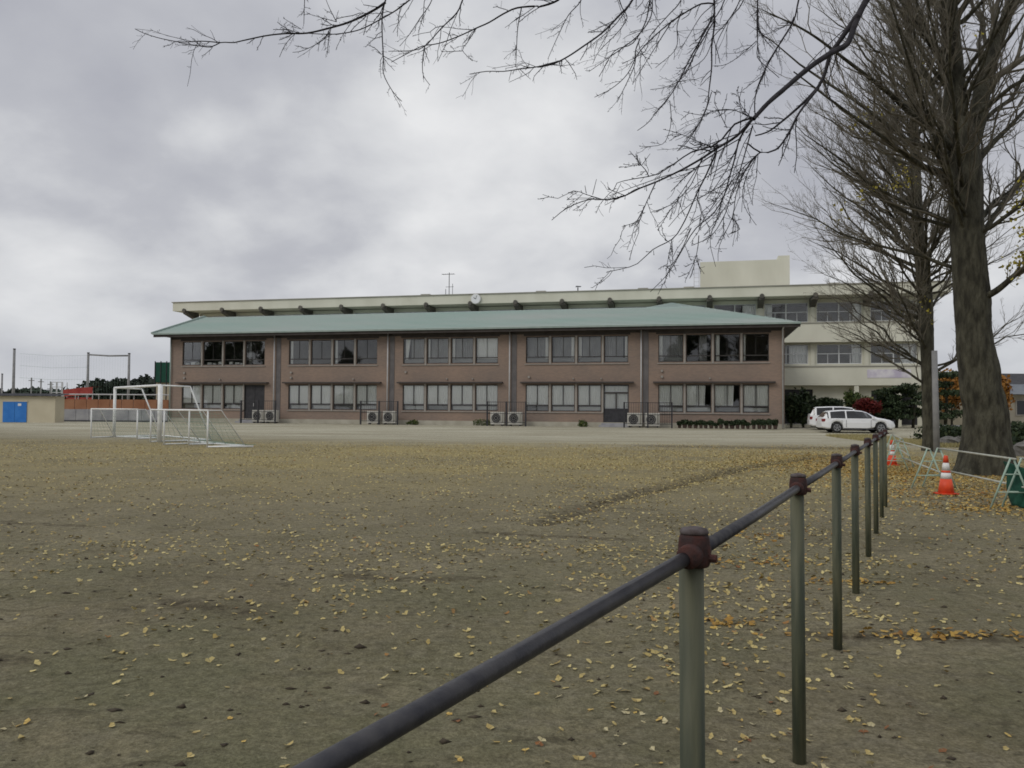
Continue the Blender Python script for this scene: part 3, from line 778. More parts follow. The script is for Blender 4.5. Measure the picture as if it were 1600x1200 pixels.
ac0 = make_ac()
acs = [(8.62, 'nearest the dark solid door at the far end', 0), (9.72, 'right of the first pair beside its downpipe', 1),
       (18.2, 'left one of the pair below the second joint', 2), (19.45, 'right one of the pair below the second joint', 3),
       (27.75, 'left one of the pair by the middle joint', 4), (29.05, 'right one of the pair by the middle joint', 5),
       (37.55, 'just right of the half glazed door', 6), (38.75, 'beside the low planters under the last windows', 7)]
for s, lb, k in acs:
    o = ac0 if k == 0 else dup(ac0)
    p = pos(s, -1.05); o.location = (p[0], p[1], .31); o.rotation_euler = (0, 0, RZ)
    o['label'] = 'boxy cream outdoor air conditioner unit, ' + lb
def railing(s0, s1, t_, h, npost, lb, solid=False):
    o = thing('railing', tuple(pos(s0, t_, 0)), RZ, lb, 'railing', 'dark railings round the outdoor units')
    w_ = s1 - s0
    for k in range(npost):
        x = w_ * k / (npost - 1); MB().box(x - .05, x + .05, -.05, .05, 0, h).build('post', M['dark'], o)
    for z in (h - .06, h * .5, .25): boxo('rail', M['dark'], o, .05, w_ - .05, -.02, .02, z, z + .04)
    n = int(w_ / .16)
    for k in range(1, n):
        MB().tube([(w_ * k / n, -.03, .27), (w_ * k / n, -.03, h - .05)], .008, 4).build('bar', M['dark'], o)
railing(7.6, 10.5, -1.75, 1.75, 3, 'thin dark railing in front of the units by the solid door')
railing(17.5, 20.4, -1.75, 1.75, 3, 'thin dark railing in front of the units at the second joint')
railing(27.2, 30.0, -1.75, 1.75, 3, 'thin dark railing in front of the units at the middle joint')
railing(36.9, 40.1, -1.75, 1.75, 3, 'thin dark railing in front of the units near the half glazed door')
# steps below doors
for s, lb in ((7.65, 'low concrete step below the dark solid door'), (36.15, 'low concrete step below the half glazed door')):
    o = MB().box(-1.1, 1.1, -.9, -.08, -.02, .14).box(-.95, .95, -.6, -.08, .14, .27).build('door_step', M['concrete'], None, loc=tuple(pos(s, 0, 0)), label=lb, cat='step', rot=(0, 0, RZ))
# low planters under the last windows
def plant_thing(nm, loc, blobs, n, size, lm, label, cat, group=None, pot=None, trunk=None, seed=1, name_part='foliage', **k):
    t = thing(nm, loc, 0, label, cat, group); g = np.random.default_rng(seed)
    v, f = blob_leaves(blobs, n, size, g, **k); link(name_part, fast(v, f), lm, t)
    if pot: MB().lathe(pot, 12).build('pot', M['pot'], t)
    if trunk: MB().tube([p[:3] for p in trunk], [p[3] for p in trunk], 7).build('trunk' if len(trunk) > 0 else 'stem', M['bark'], t, True)
    return t
p0 = None
for k in range(19):
    p = pos(40.6 + k * .345 + rng.normal() * .02, -1.0 + rng.normal() * .05)
    if p0 is None:
        p0 = plant_thing('potted_plant', (p[0], p[1], .3), [(0, 0, .36, .2, .17, .17)], 260, .09, M['dark_leaf'],
                         'dark leafy pot plant in the row under the rightmost ground floor windows', 'potted plant', 'row of pot plants under the windows', pot=[(.1, 0), (.14, .22)], seed=3); o = p0
    else: o = dup(p0)
    o.location = (p[0], p[1], .3); o.rotation_euler = (0, 0, rng.random() * 6); s_ = .85 + .4 * rng.random(); o.scale = (s_, s_, s_ * (.8 + .4 * rng.random()))
for s, w_, h_, lb, sd in ((26.6, .75, .28, 'low green weedy shrub at the wall foot left of the middle joint', 5), (21.2, .45, .22, 'small green tuft at the wall foot right of the second joint', 6), (33.9, .35, .3, 'small dark tuft at the wall foot below the fourth bay', 7)):
    p = pos(s, -.7); plant_thing('low_shrub', (p[0], p[1], .3), [(0, 0, h_ * .6, w_, .3, h_)], 500, .07, M['mid_leaf'], lb, 'shrub', seed=sd)

# ------------------------------------------------------------------ cars
def make_car(name, loc, rz, paint, label, prof, LEN_, W, wheel_x, belt, ghx, wr=.33):
    """prof: (x, top z); ghx: (rear glass base, rear roof, front roof, screen base); x=0 rear"""
    t = thing(name, loc, rz, label, 'car')
    bx = sorted(set([p[0] for p in prof] + [q for xc in wheel_x for q in (xc - .4, xc - .33, xc - .2, xc, xc + .2, xc + .33, xc + .4)] + list(ghx) + [ghx[1] + .12, (ghx[1] + ghx[2]) / 2 - .04, (ghx[1] + ghx[2]) / 2 + .05, ghx[2] - .02]))
    top = lambda x: float(np.interp(x, [p[0] for p in prof], [p[1] for p in prof]))
    rows = []
    for x in bx:
        zt = top(x); e = min(x, LEN_ - x); hw = W / 2 * (1 - .20 * max(0, 1 - e / .5) ** 2)
        zb = .24 + .10 * max(0, 1 - e / .25)
        for xc in wheel_x:
            if abs(x - xc) < .40: zb = max(zb, wr + math.sqrt(max(0, .385 ** 2 - (x - xc) ** 2)) - .0)
        bl = min(belt, zt - .05); gh = zt - bl > .14
        wr_ = hw * (.76 if gh else .90)
        rows.append([(x, 0, zb), (x, hw * .86, zb), (x, hw * .98, zb + min(.08, (bl - zb) * .3)), (x, hw, (zb + bl) / 2 + .06), (x, hw * .965, bl), (x, wr_, zt - (.055 if gh else .02)), (x, wr_ * .82, zt), (x, 0, zt + .015)])
    mats = {}
    def add(kind, q): mats.setdefault(kind, MB()).quad(*q)
    for i in range(len(rows) - 1):
        A, B = rows[i], rows[i + 1]; xa, xb = bx[i], bx[i + 1]; xm = (xa + xb) / 2
        for j in range(7):
            for sgn in (1, -1):
                q = [A[j], B[j], B[j + 1], A[j + 1]]; q = [(a, b * sgn, c) for a, b, c in q]
                if sgn < 0: q = q[::-1]
                kind = 'body'
                if j == 4 and ghx[1] - .12 < xm < ghx[3] - .12 and not (ghx[1] - .02 < xm < ghx[1] + .12) and not abs(xm - (ghx[1] + ghx[2]) / 2) < .05: kind = 'w1' if sgn > 0 else 'w2'
                if j in (5, 6) and ghx[2] < xm < ghx[3]: kind = 'screen'
                if j in (5, 6) and ghx[0] < xm < ghx[1]: kind = 'rear'
                add(kind, q)
    for r, fl in ((rows[0], 1), (rows[-1], 0)):
        q = [(a, b, c) for a, b, c in r] + [(a, -b, c) for a, b, c in r[-2:0:-1]]
        add('body', q[::-1] if fl else q)
    for k_, nm, m_ in (('body', 'body', paint), ('w1', 'side_window', M['carglass']), ('w2', 'side_window', M['carglass']), ('screen', 'windscreen', M['carglass']), ('rear', 'rear_window', M['carglass'])):
        if k_ in mats: mats[k_].build(nm, m_, t, k_ == 'body')
    und = MB().box(.2, LEN_ - .2, -W / 2 * .8, W / 2 * .8, .2, .6).build('underbody', M['black'], t)
    for xc in wheel_x:
        for sgn in (1, -1):
            y0, y1 = sgn * (W / 2 - .02), sgn * (W / 2 - .22)
            wh = MB().tube([(0, 0, 0), (0, -sgn * .03, 0), (0, -sgn * .2, 0)], [wr - .02, wr, wr], 22).mesh(True); o = link('wheel', wh, M['black'], t, (xc, y0, wr))
            r_ = MB().tube([(0, sgn * .012, 0), (0, -sgn * .01, 0)], wr * .68, 18).build('rim', M['rim'], o)
            for q in range(5):
                a = 2 * math.pi * q / 5 + .3
                MB().add([(.03 * math.cos(a + 1.2), sgn * .016, .03 * math.sin(a + 1.2)), (wr * .6 * math.cos(a + .25), sgn * .016, wr * .6 * math.sin(a + .25)), (wr * .6 * math.cos(a + 1.0), sgn * .016, wr * .6 * math.sin(a + 1.0))], [(0, 1, 2)]).build('rim_gap', M['black'], o)
    for sgn in (1, -1):
        y = sgn * W / 2 * .78
        MB().box(-.012, .3, min(y - .12, y + .12), max(y - .12, y + .16), .78, .92).build('tail_light', M['redlight'], t) if 0 else None
        MB().box(.02, .22, sgn * W / 2 * .80 - .09, sgn * W / 2 * .80 + .10, .72, .90).build('tail_light', M['redlight'], t)
        MB().box(LEN_ - .42, LEN_ - .12, sgn * W / 2 * .80 - .08, sgn * W / 2 * .80 + .09, .62, .74).build('headlight', M['clearlight'], t)
        mb = MB().box(ghx[3] - .35, ghx[3] - .2, sgn * (W / 2 + .0), sgn * (W / 2 + .15), belt - .02, belt + .12).build('door_mirror', paint, t)
        boxo('sill_trim', M['dark'], t, wheel_x[0] + .42, wheel_x[1] - .42, sgn * W / 2 * .95 - .02, sgn * W / 2 * .95 + .02, .21, .27)
        for xx in ((ghx[1] + ghx[2]) / 2, ghx[2] + .45, wheel_x[0] + .3):
            boxo('door_seam', M['dark'], t, xx - .007, xx + .007, sgn * W / 2 - .012, sgn * W / 2 + .002, .36, belt - .1)
        for xx in ((ghx[1] + ghx[2]) / 2 - .25, (ghx[1] + ghx[2]) / 2 + .95): boxo('door_handle', paint, t, xx, xx + .18, sgn * W / 2 - .0, sgn * W / 2 + .03, belt - .16, belt - .12)
    boxo('number_plate', M['white'], t, LEN_ - .0, LEN_ + .012, -.17, .17, .38, .55); boxo('number_plate', M['white'], t, -.012, -.0, -.17, .17, .62, .78)
    MB().tube([(LEN_ * .15, .5, top(LEN_ * .3) - .02), (LEN_ * .55, .5, top(LEN_ * .5) + .02)], .02, 5).build('roof_rail', M['dark'], t)
    return t
wag = [(0, .62), (.06, .95), (.35, 1.30), (.6, 1.42), (1.3, 1.47), (2.0, 1.475), (2.55, 1.43), (2.85, 1.34), (3.5, .99), (3.9, .93), (4.3, .84), (4.5, .74), (4.6, .58)]
c_x = GX(1283, 49.5)
car_ = make_car('parked_car', (c_x, 49.9, float(ter(0, 49.9)) + .004), R_(-6), M['carwhite'], 'white estate car parked side on in front of the cream block', wag, 4.6, 1.74, (.93, 3.68), .93, (.10, .42, 2.6, 3.45))
car_.scale = (.94, .94, .94)
van = [(0, .7), (.05, 1.05), (.25, 1.45), (.5, 1.56), (1.3, 1.60), (2.2, 1.60), (2.8, 1.52), (3.5, 1.08), (3.9, .98), (4.2, .8), (4.3, .6)]
car_ = make_car('parked_car', (GX(1270, 52.8), 53.6, float(ter(0, 53.6)) + .004), R_(-14), M['carwhite'], 'taller white minivan with red tail lamps half hidden behind the estate car', van, 4.3, 1.7, (.85, 3.5), 1.0, (.07, .35, 2.75, 3.45))
car_.scale = (.95, .95, .96)

# ------------------------------------------------------------------ goals
def net_wires(m, quad_pts, nu, nv, r=.006, sag=0.0):
    a, b, c, d = [np.array(q, float) for q in quad_pts]
    def pt(u, v):
        p = (a * (1 - u) + b * u) * (1 - v) + (d * (1 - u) + c * u) * v
        p = p + np.array([0, 0, -sag * math.sin(math.pi * u) * math.sin(math.pi * min(v, 1))]); return p
    for i in range(nu + 1): m.tube([pt(i / nu, v) for v in np.linspace(0, 1, 4)], r, 3, False)
    for j in range(nv + 1): m.tube([pt(u, j / nv) for u in np.linspace(0, 1, 6)], r, 3, False)
A_, B_ = P(179, 640, 39.3), P(250, 640, 34.2); A_[2] = B_[2] = 0
gl = thing('soccer_goal', (B_[0], B_[1], 0), math.atan2(A_[1] - B_[1], A_[0] - B_[0]), 'large white football goal frame among the small goals', 'goal')
W_ = float(np.hypot(*(A_ - B_)[:2])); H_ = 2.42
sg = -1  # back lies to local -y
for x, r in ((0, .10), (W_, .07)): MB().tube([(x, 0, -.03), (x, 0, H_)], r, 12).build('goal_post', M['goal_white'], gl, True)
MB().tube([(-.05, 0, H_), (W_ + .05, 0, H_)], .055, 12).build('crossbar', M['goal_white'], gl, True)
for x in (0, W_):
    MB().tube([(x, 0, H_), (x, sg * 1.25, H_ - .03)], .035, 8).build('top_stay', M['goal_white'], gl, True)
    MB().tube([(x, sg * 1.25, H_ - .03), (x, sg * 2.2, .05)], .035, 8).build('back_stay', M['goal_white'], gl, True)
    MB().tube([(x, 0, .04), (x, sg * 2.2, .05)], .035, 8).build('ground_bar', M['goal_white'], gl, True)
MB().tube([(0, sg * 2.2, .05), (W_, sg * 2.2, .05)], .035, 8).build('ground_bar', M['goal_white'], gl, True)
def mini(P1, P2, depth, lb, h=1.38, r=.032):
    t = thing('mini_goal', (P1[0], P1[1], 0), math.atan2(P2[1] - P1[1], P2[0] - P1[0]), lb, 'goal', 'small goals with green nets'); W2 = float(np.hypot(P2[0] - P1[0], P2[1] - P1[1]))
    for x in (0, W2): MB().tube([(x, 0, -.02), (x, 0, h)], r, 8).build('goal_post', M['goal_white'], t, True); MB().tube([(x, 0, .03), (x, depth, .03)], r * .8, 8).build('ground_bar', M['goal_white'], t, True); MB().tube([(x, 0, h), (x, depth * .35, h), (x, depth, .03)], r * .6, 6).build('back_stay', M['goal_white'], t, True)
    MB().tube([(-.03, 0, h), (W2 + .03, 0, h)], r, 8).build('crossbar', M['goal_white'], t, True)
    MB().tube([(0, depth, .03), (W2, depth, .03)], r * .8, 8).build('ground_bar', M['goal_white'], t, True)
    m = MB()
    net_wires(m, [(0, depth * .35, h), (W2, depth * .35, h), (W2, depth * 1.02, .04), (0, depth * 1.02, .04)], int(W2 / .13), 11, .0036)
    net_wires(m, [(0, 0, h), (W2, 0, h), (W2, depth * .35, h), (0, depth * .35, h)], int(W2 / .13), 3, .0036)
    for x in (.005, W2 - .005):
        net_wires(m, [(x, 0, h), (x, depth * .35, h), (x, depth, .04), (x, 0, .04)], 6, 9, .0036)
    # slack netting lying on the ground
    for i in range(14):
        a = np.array([W2 * i / 13, depth, .05]); m.tube([a, a + np.array([.1 * math.sin(i), .3 + .2 * math.sin(i * 2.1), .0])], .01, 3, False)
    m.build('net', M['net'], t, kind='stuff')
    return t
q1, q2 = P(325, 640, 29.8), P(257, 640, 31.6)
mini(q2, q1, 1.6, 'small white goal with slack green net right of the large goal')
q1, q2 = P(296, 640, 31.6), P(236, 640, 34.0)
mini(q2, q1, 1.5, 'small white goal nested behind the right post of the large goal')
q1, q2 = P(158, 640, 36.5), P(143, 640, 38.2)
mini(q2, P(215, 640, 37.0), 1.3, 'small white goal with green net left of the large goal')
# spare white bar on the ground
a_, b_2 = P(326, 640, 29.4), P(397, 640, 30.0)
MB().tube([(a_[0], a_[1], .05), (b_2[0], b_2[1], .05)], .03, 8).build('ground_pipe', M['goal_white'], None, True, label='white pipe lying on the sand right of the small goal', cat='pipe')

# ------------------------------------------------------------------ left edge: shed, walls, poles
Ys = 58.0
def wx(px, Y=Ys): return GX(px, Y)
sh = thing('storage_shed', (wx(86), Ys, .3), 0, 'low beige shed with dark corrugated roof edge and a blue door', 'shed')
boxo('wall', M['shed'], sh, -7.2, 0, 0, 1.2, -.1, 1.92)
m = MB()
n = 48
for k in range(n):
    x = -7.4 + 7.55 * k / n; z = 1.93
    m.add([(x, -.25, z), (x + .08, -.25, z + .06), (x + .157, -.25, z), (x + .157, 1.6, z + .15), (x + .08, 1.6, z + .21), (x, 1.6, z + .15)], [(0, 1, 4, 5), (1, 2, 3, 4), (0, 2, 1)])
m.build('corrugated_roof', M['roofdark'], sh)
dx0, dx1 = wx(5) - wx(86), wx(42) - wx(86)
d_ = boxo('door', M['blue'], sh, dx0, (dx0 + dx1) / 2 - .01, -.05, -.004, .02, 1.5, label='bright blue door'); boxo('door', M['blue'], sh, (dx0 + dx1) / 2 + .01, dx1, -.05, -.004, .02, 1.5, label='bright blue door')
boxo('door_frame', M['shed'], sh, dx0 - .08, dx1 + .08, -.06, -.003, 1.51, 1.58)
boxo('door_sign', M['white'], sh, dx1 - .62, dx1 - .38, -.065, -.052, 1.2, 1.38)
Yw = 63.0
pw = thing('pool_wall', (GX(98, Yw), Yw, .3), 0, 'long low grey concrete wall behind the goals', 'wall')
xw = GX(262, Yw) - GX(98, Yw)
n = 8
for k in range(n): boxo('panel', M['concrete'], pw, xw * k / n + .015, xw * (k + 1) / n - .015, 0, .15, .0, .98 + .004 * (k % 2))
boxo('footing', M['roofdark'], pw, 0, xw, -.05, -.003, -.2, .12)
Yb = 70.0
bf = thing('board_fence', (GX(98, Yb), Yb, .3), 0, 'orange brown board screen above the grey concrete wall', 'fence')
xb = GX(300, Yb) - GX(98, Yb); n = 11
for k in range(n): boxo('board', M['brownpanel'], bf, xb * k / n + .02, xb * (k + 1) / n - .02, 0, .06, .2, 1.82)
MB().tube([(0, -.1, 2.25), (xb, -.1, 2.25)], .06, 6).build('top_rail', M['pipe'], bf)
for k in range(n + 1): MB().tube([(xb * k / n, .1, -.2), (xb * k / n, .1, 2.25)], .04, 6).build('post', M['pipe'], bf)
# red canopy
Yr = 76.0
rc = thing('red_canopy', (GX(98, Yr), Yr, .3), 0, 'red sheet canopy on thin posts beyond the board screen', 'canopy')
xr = GX(144, Yr) - GX(98, Yr)
MB().add([(0, 0, 2.1), (xr, 0, 2.35), (xr, 0, 3.05), (xr * .5, 0, 2.95), (0, 0, 2.75), (0, 2, 2.9), (xr * .5, 2, 3.05), (xr, 2, 3.15)], [(0, 1, 2, 3, 4), (4, 3, 6, 5), (3, 2, 7, 6)]).build('sheet', M['redcloth'], rc)
for x in (0.05, xr * .5, xr - .05): MB().tube([(x, .1, -.2), (x, .1, 2.7)], .04, 6).build('post', M['pipe'], rc)
boxo('banner', M['redcloth'], rc, .2, xr - .1, .15, .2, 1.5, 2.05)
# green net cage beside the school
Yg = 74.0
gc = thing('net_cage', (GX(241, Yg), Yg, .3), 0, 'tall green mesh enclosure at the far corner of the brown wing', 'net cage')
xg = GX(268, Yg) - GX(241, Yg)
zt_, zb_ = ZY(566, Yg, 250) - .3, ZY(597, Yg, 250) - .3
for k in range(3): boxo('mesh_panel', M['meshgreen'], gc, xg * k / 3 + .03, xg * (k + 1) / 3 - .03, 0, .06, zb_, zt_)
boxo('side_mesh', M['meshgreen'], gc, 0, .06, .1, 5, zb_, zt_)
for k in range(4): MB().tube([(xg * k / 3, .0, -.2), (xg * k / 3, .0, zt_ + .1)], .05, 6).build('post', M['dark'], gc)
boxo('base_wall', M['shed'], gc, 0, xg, .3, .5, -.2, zb_ - .05)
# net poles
def npole(px, ytop, Y, r, lb):
    x = GX(px, Y); z = ZY(ytop, Y, px)
    o = thing('net_pole', (x, Y, .3), 0, lb, 'pole', 'tall ball net poles')
    MB().tube([(0, 0, -.3), (0, 0, z - .3)], [r * 1.15, r * .85], 8).build('pole_shaft', M['concpole'], o, True); MB().tube([(0, 0, z - .3), (0, 0, z - .2)], r * .95, 8).build('cap', M['dark'], o)
    return x, z
pz = [npole(20, 546, 88, .15, 'leftmost grey net pole rising over the beige shed'), npole(136, 552, 90, .15, 'grey net pole left end of the sagging cable'), npole(200, 553, 90, .15, 'grey net pole right end of the sagging cable above dark trees')]
npole(2, 585, 95, .11, 'short grey pole at the very edge above the shed roof')
bn = thing('ball_net', (pz[0][0], 89, .3), 0, 'fine ball net hung between tall grey poles', 'net')
m = MB(); x0, x1, x2 = 0, pz[1][0] - pz[0][0], pz[2][0] - pz[0][0]; zt_ = pz[1][1] - .45
for k in range(5):
    z = zt_ * (1 - k * .19) - .1
    m.tube([(x0, 0, z + .1), ((x0 + x1) / 2, .3, z - .12), (x1, .8, z)], .010, 3, False)
for k in range(40): x = x0 + (x2 - x0) * k / 39; m.tube([(x, .3, .2), (x, .3, zt_ - .2)], .0042, 3, False)
m.build('netting', M['net'], bn, kind='stuff')
MB().tube([(x1, 1, zt_ + .0), ((x1 + x2) / 2, 1, zt_ - .12), (x2, 1, zt_ - .08)], .10, 6).build('cable', M['concpole'], bn, True)
k = 0
for px, yt, Y, lb in ((48, 590, 110, 'thin far pole beyond the beige shed, left of the pair'), (63, 592, 112, 'thin far pole beyond the beige shed, right of the pair'), (78, 596, 108, 'thin far pole at the left of the climbing frame')):
    o = thing('utility_pole', (GX(px, Y), Y, .3), 0, lb, 'pole'); MB().tube([(0, 0, -.2), (0, 0, ZY(yt, Y, px) - .3)], .09, 6).build('pole_shaft', M['concpole'], o); boxo('crossarm', M['concpole'], o, -.4, .4, -.04, .04, ZY(yt, Y, px) - .75, ZY(yt, Y, px) - .65)
cf = thing('climbing_frame', (GX(80, 100), 100, .3), 0, 'far grey climbing frame of bars beyond the shed roof', 'climbing frame')
wf = GX(97, 100) - GX(80, 100)
for x in (0, wf / 2, wf):
    for y in (0, 1): MB().tube([(x, y, -.2), (x, y, 4.2)], .05, 5).build('upright', M['pipe'], cf)
for z in (2.2, 2.9, 3.6, 4.2): MB().tube([(0, 0, z), (wf, 0, z)], .045, 5).build('rung', M['pipe'], cf)
boxo('deck', M['gutter'], cf, -.6, wf, 0, 1, 1.2, 1.9)
# far wood, reads as one mass
g = np.random.default_rng(11)
bl = []
for k in range(46):
    x = GX(146 + 170 * k / 45, 155); hh = ZY(600 - 10 * min(1, k / 18) + 3 * math.sin(k * 1.3) + 2 * math.sin(k * 2.9), 155, 200)
    bl += [(x, 155 + 3 * g.normal(), hh * .62, 2.1, 2.1, hh * .36), (x + g.normal(), 158 + 2 * g.normal(), hh * .3, 2.4, 2.4, hh * .4)]
v, f = blob_leaves(bl, 42000, .55, g, hollow=.55, lump=.35); link('woods', fast(v, f), M['forest'], kind='stuff', label='dark far-off wood behind the left end of the school')
bl = [(GX(px, 260), 260 + 6 * g.normal(), 3.2, 5, 4, 3.2 + g.random()) for px in range(-60, 260, 9)]
v, f = blob_leaves(bl, 9000, 1.1, g, hollow=.5, lump=.4); link('treeline', fast(v, f), M['forest'], kind='stuff', label='low dark line of trees on the left horizon')
bl = [(GX(px, 170), 170 + 6 * g.normal(), 4.0 + g.random(), 5, 4, 3.4 + g.random()) for px in range(1440, 1900, 12)]
v, f = blob_leaves(bl, 9000, 1.0, g, hollow=.7); link('treeline', fast(v, f), M['forest'], kind='stuff', label='low dark line of trees on the right horizon')

# ------------------------------------------------------------------ planting and houses at the right
def bush(nm, px, Y, w_, h_, lm, lb, n=900, size=.16, trunk=True, zc=None, cat='shrub', seed=0, sub=5, base=None):
    g = np.random.default_rng(seed + 50); x = GX(px, Y); z0 = float(ter(x, Y)); zc = h_ * .55 if zc is None else zc
    bl = [(g.normal() * w_ * .28, g.normal() * w_ * .25, zc + g.normal() * h_ * .14, w_ * (.28 + .15 * g.random()), w_ * .3, h_ * (.22 + .14 * g.random())) for _ in range(sub)] + [(0, 0, zc, w_ * .42, w_ * .4, h_ * .42)]
    return plant_thing(nm, (x, Y, z0 if base is None else base), bl, n, size, lm, lb, cat, trunk=[(0, 0, -.1, .09), (0, 0, zc, .05)] if trunk else None, seed=seed, name_part='crown')
bush('topiary_tree', 1301, 59.5, 2.0, .7, M['dark_leaf'], 'dark rounded clipped tree above the parked white cars', 2600, .11, zc=1.85, cat='tree', seed=1)
bush('garden_tree', 1333, 60, 1.2, 1.7, M['mid_leaf'], 'small yellow green tree left of the red shrub', 900, .16, zc=2.0, cat='tree', seed=2)
bush('red_shrub', 1352, 58.5, 1.6, 1.3, M['red_leaf'], 'dark red leafed shrub above the bonnet of the white car', 2200, .13, zc=1.55, seed=3)
bush('camellia', 1236, 57.8, 1.1, 2.6, M['dark_leaf'], 'dark upright bush at the corner of the brown wing', 1500, .16, zc=1.3, seed=4)
bush('evergreen_tree', 1255, 59, 1.5, 3.0, M['dark_leaf'], 'dark tall bush shading the porch left of the cars', 2200, .16, zc=1.6, cat='tree', seed=5)
pn = [(1382, 60, 1.4, 2.6, 'dark garden pine just right of the white car', 6), (1400, 60, 1.6, 2.7, 'dark layered garden pine between the white car and the second ginkgo', 7), (1426, 60, 1.9, 2.9, 'dark garden pine close to the second ginkgo trunk', 8), (1476, 52, 2.2, 3.8, 'dark garden pine behind the grey pole', 9)]
for px, Y, w_, h_, lb, sd in pn:
    g = np.random.default_rng(sd); x = GX(px, Y)
    bl = [(g.normal() * w_ * .3, g.normal() * w_ * .3, .5 + h_ * q / 6 + .1 * g.normal(), w_ * (.34 + .1 * g.random()), w_ * .34, .22) for q in range(1, 6) for _ in range(3)]
    plant_thing('garden_pine', (x, Y, .29), bl, 3000, .13, M['dark_leaf'], lb, 'tree', trunk=[(0, 0, -.1, .12), (.15, 0, h_ * .5, .09), (0, 0, h_ * .85, .04)], seed=sd, name_part='crown', hollow=.2)
bush('autumn_tree', 1487, 62, 2.6, 3.0, M['orange_leaf'], 'orange leafed tree seen between the two trunks', 2600, .18, zc=3.0, cat='tree', seed=12)
bush('autumn_tree', 1563, 52, 1.6, 3.0, M['orange_leaf'], 'orange leafed tree just right of the thick trunk', 1800, .16, zc=2.4, cat='tree', seed=13)
bush('low_hedge', 1500, 40, 3.0, 1.0, M['dark_leaf'], 'dark low bushes in front of the stone heap', 2200, .12, zc=.45, cat='shrub', seed=15, trunk=False)
bush('low_bush', 1592, 32, 2.2, 1.3, M['dark_leaf'], 'dark bush at the right edge behind the thick trunk', 2200, .12, zc=.6, cat='shrub', seed=16, trunk=False)
# grass strip behind the barriers
g = np.random.default_rng(21)
def tufts(x0, x1, y0, y1, n, h, lm, lb):
    X = x0 + (x1 - x0) * g.random(n); Y = y0 + (y1 - y0) * g.random(n); Z = ter(X, Y)
    d = g.normal(size=(n, 2)) * .35; hh = h * (.5 + g.random(n)); a = g.random(n) * 6.28; w_ = .012 + .01 * g.random(n)
    p0_ = np.stack([X - np.cos(a) * w_, Y - np.sin(a) * w_, Z - .01], -1); p1_ = np.stack([X + np.cos(a) * w_, Y + np.sin(a) * w_, Z - .01], -1); p2_ = np.stack([X + d[:, 0] * hh, Y + d[:, 1] * hh, Z + hh], -1)
    V = np.stack([p0_, p1_, p2_], 1).reshape(-1, 3); link('grass', fast(V, np.arange(3 * n).reshape(n, 3)), lm, kind='stuff', label=lb)
tufts(GX(1392, 38), GX(1480, 38), 34, 46, 16000, .14, M['straw'], 'short straw coloured grass beyond the barriers')
# stones
def rock(px, py, Y, s, lb, seed):
    g = np.random.default_rng(seed); x = GX(px, Y); n, mmm = 9, 6; m = MB()
    prof = [(0.02, 1), (.5, .86), (.85, .5), (1, 0), (.9, -.5), (.5, -.85)]
    V = []
    for r, z in prof:
        for j in range(n): a = 2 * math.pi * j / n; k_ = 1 + .18 * g.normal(); V.append((r * math.cos(a) * s * k_, r * math.sin(a) * s * .8 * k_, z * s * .62 * (1 + .1 * g.normal())))
    f = [(i * n + j, (i + 1) * n + j, (i + 1) * n + (j + 1) % n, i * n + (j + 1) % n) for i in range(5) for j in range(n)] + [tuple(range(n))]
    m.add(V, f); m.build('garden_stone', M['stone'], None, loc=(x, Y, s * .35 + .02), label=lb, cat='stone', group='garden stones between the trunks')
for px, Y, s, lb, sd in ((1480, 36, .42, 'grey garden stone nearest the grey pole', 1), (1498, 37, .38, 'grey garden stone in the middle between pole and thick trunk', 2), (1516, 36, .45, 'grey garden stone next to the thick trunk', 3), (1600, 28, .5, 'grey stone at the right edge beyond the thick trunk', 4)): rock(px, 0, Y, s, lb, sd)
lw = thing('low_wall', (GX(1470, 44), 44, .05), R_(-3), 'low grey block wall between the grey pole and the thick trunk', 'wall')
for r in range(3):
    for k in range(14): boxo('block', M['concrete'], lw, .62 * k + .3 * (r % 2) + .01, .62 * k + .3 * (r % 2) + .6, 0, .2, .25 * r + .0, .25 * r + .238)
# houses
def house(px0, px1, Y, yt, ye, yb, mroof, mwall, lb, depth=9):
    x0, x1 = GX(px0, Y), GX(px1, Y); zt, ze = ZY(yt, Y, px0) - .3, ZY(ye, Y, px0) - .3
    o = thing('house', (x0, Y, .3), 0, lb, 'house'); W3 = x1 - x0
    boxo('wall', mwall, o, .3, W3 - .3, .6, depth - .6, -.3, ze - .02)
    m = MB(); n = 12
    for k in range(n):
        a, b = k / n, (k + 1) / n; y0, y1 = depth / 2 * a, depth / 2 * b; z0, z1 = ze + (zt - ze) * a, ze + (zt - ze) * b
        m.quad((0, y0, z0 + .04), (W3, y0, z0 + .04), (W3, y1, z1), (0, y1, z1)); m.quad((0, y0, z0), (W3, y0, z0), (W3, y0, z0 + .04), (0, y0, z0 + .04))
    m.quad((0, depth / 2, zt), (W3, depth / 2, zt), (W3, depth, ze), (0, depth, ze))
    m.quad((0, 0, ze), (0, depth, ze), (W3, depth, ze), (W3, 0, ze)); m.quad((.3, 0, ze), (.3, depth / 2, zt), (.3, depth, ze))
    m.build('roof', mroof, o)
    for k in range(max(1, int(W3 / 3))):
        w0 = 1.0 + 3 * k
        fr = MB().box(w0, w0 + 1.5, .54, .597, 1.0, 2.1).build('window', M['alu'], o); boxo('pane', M['carglass'], fr, w0 + .08, w0 + 1.42, .53, .538, 1.08, 2.02)
    return o
house(1552, 1850, 62, 579, 604, 660, M['roofdark'], M['housewall'], 'single storey house with dark roof at the right edge')
house(1462, 1530, 78, 592, 607, 660, M['roofgrey'], M['roofgrey'], 'grey house seen between the two ginkgo trunks')
ah = house(1572, 1700, 54, 598, 616, 660, M['roofgrey'], M['housewall'], 'lower annex with blue grey roof at the right edge', 6)

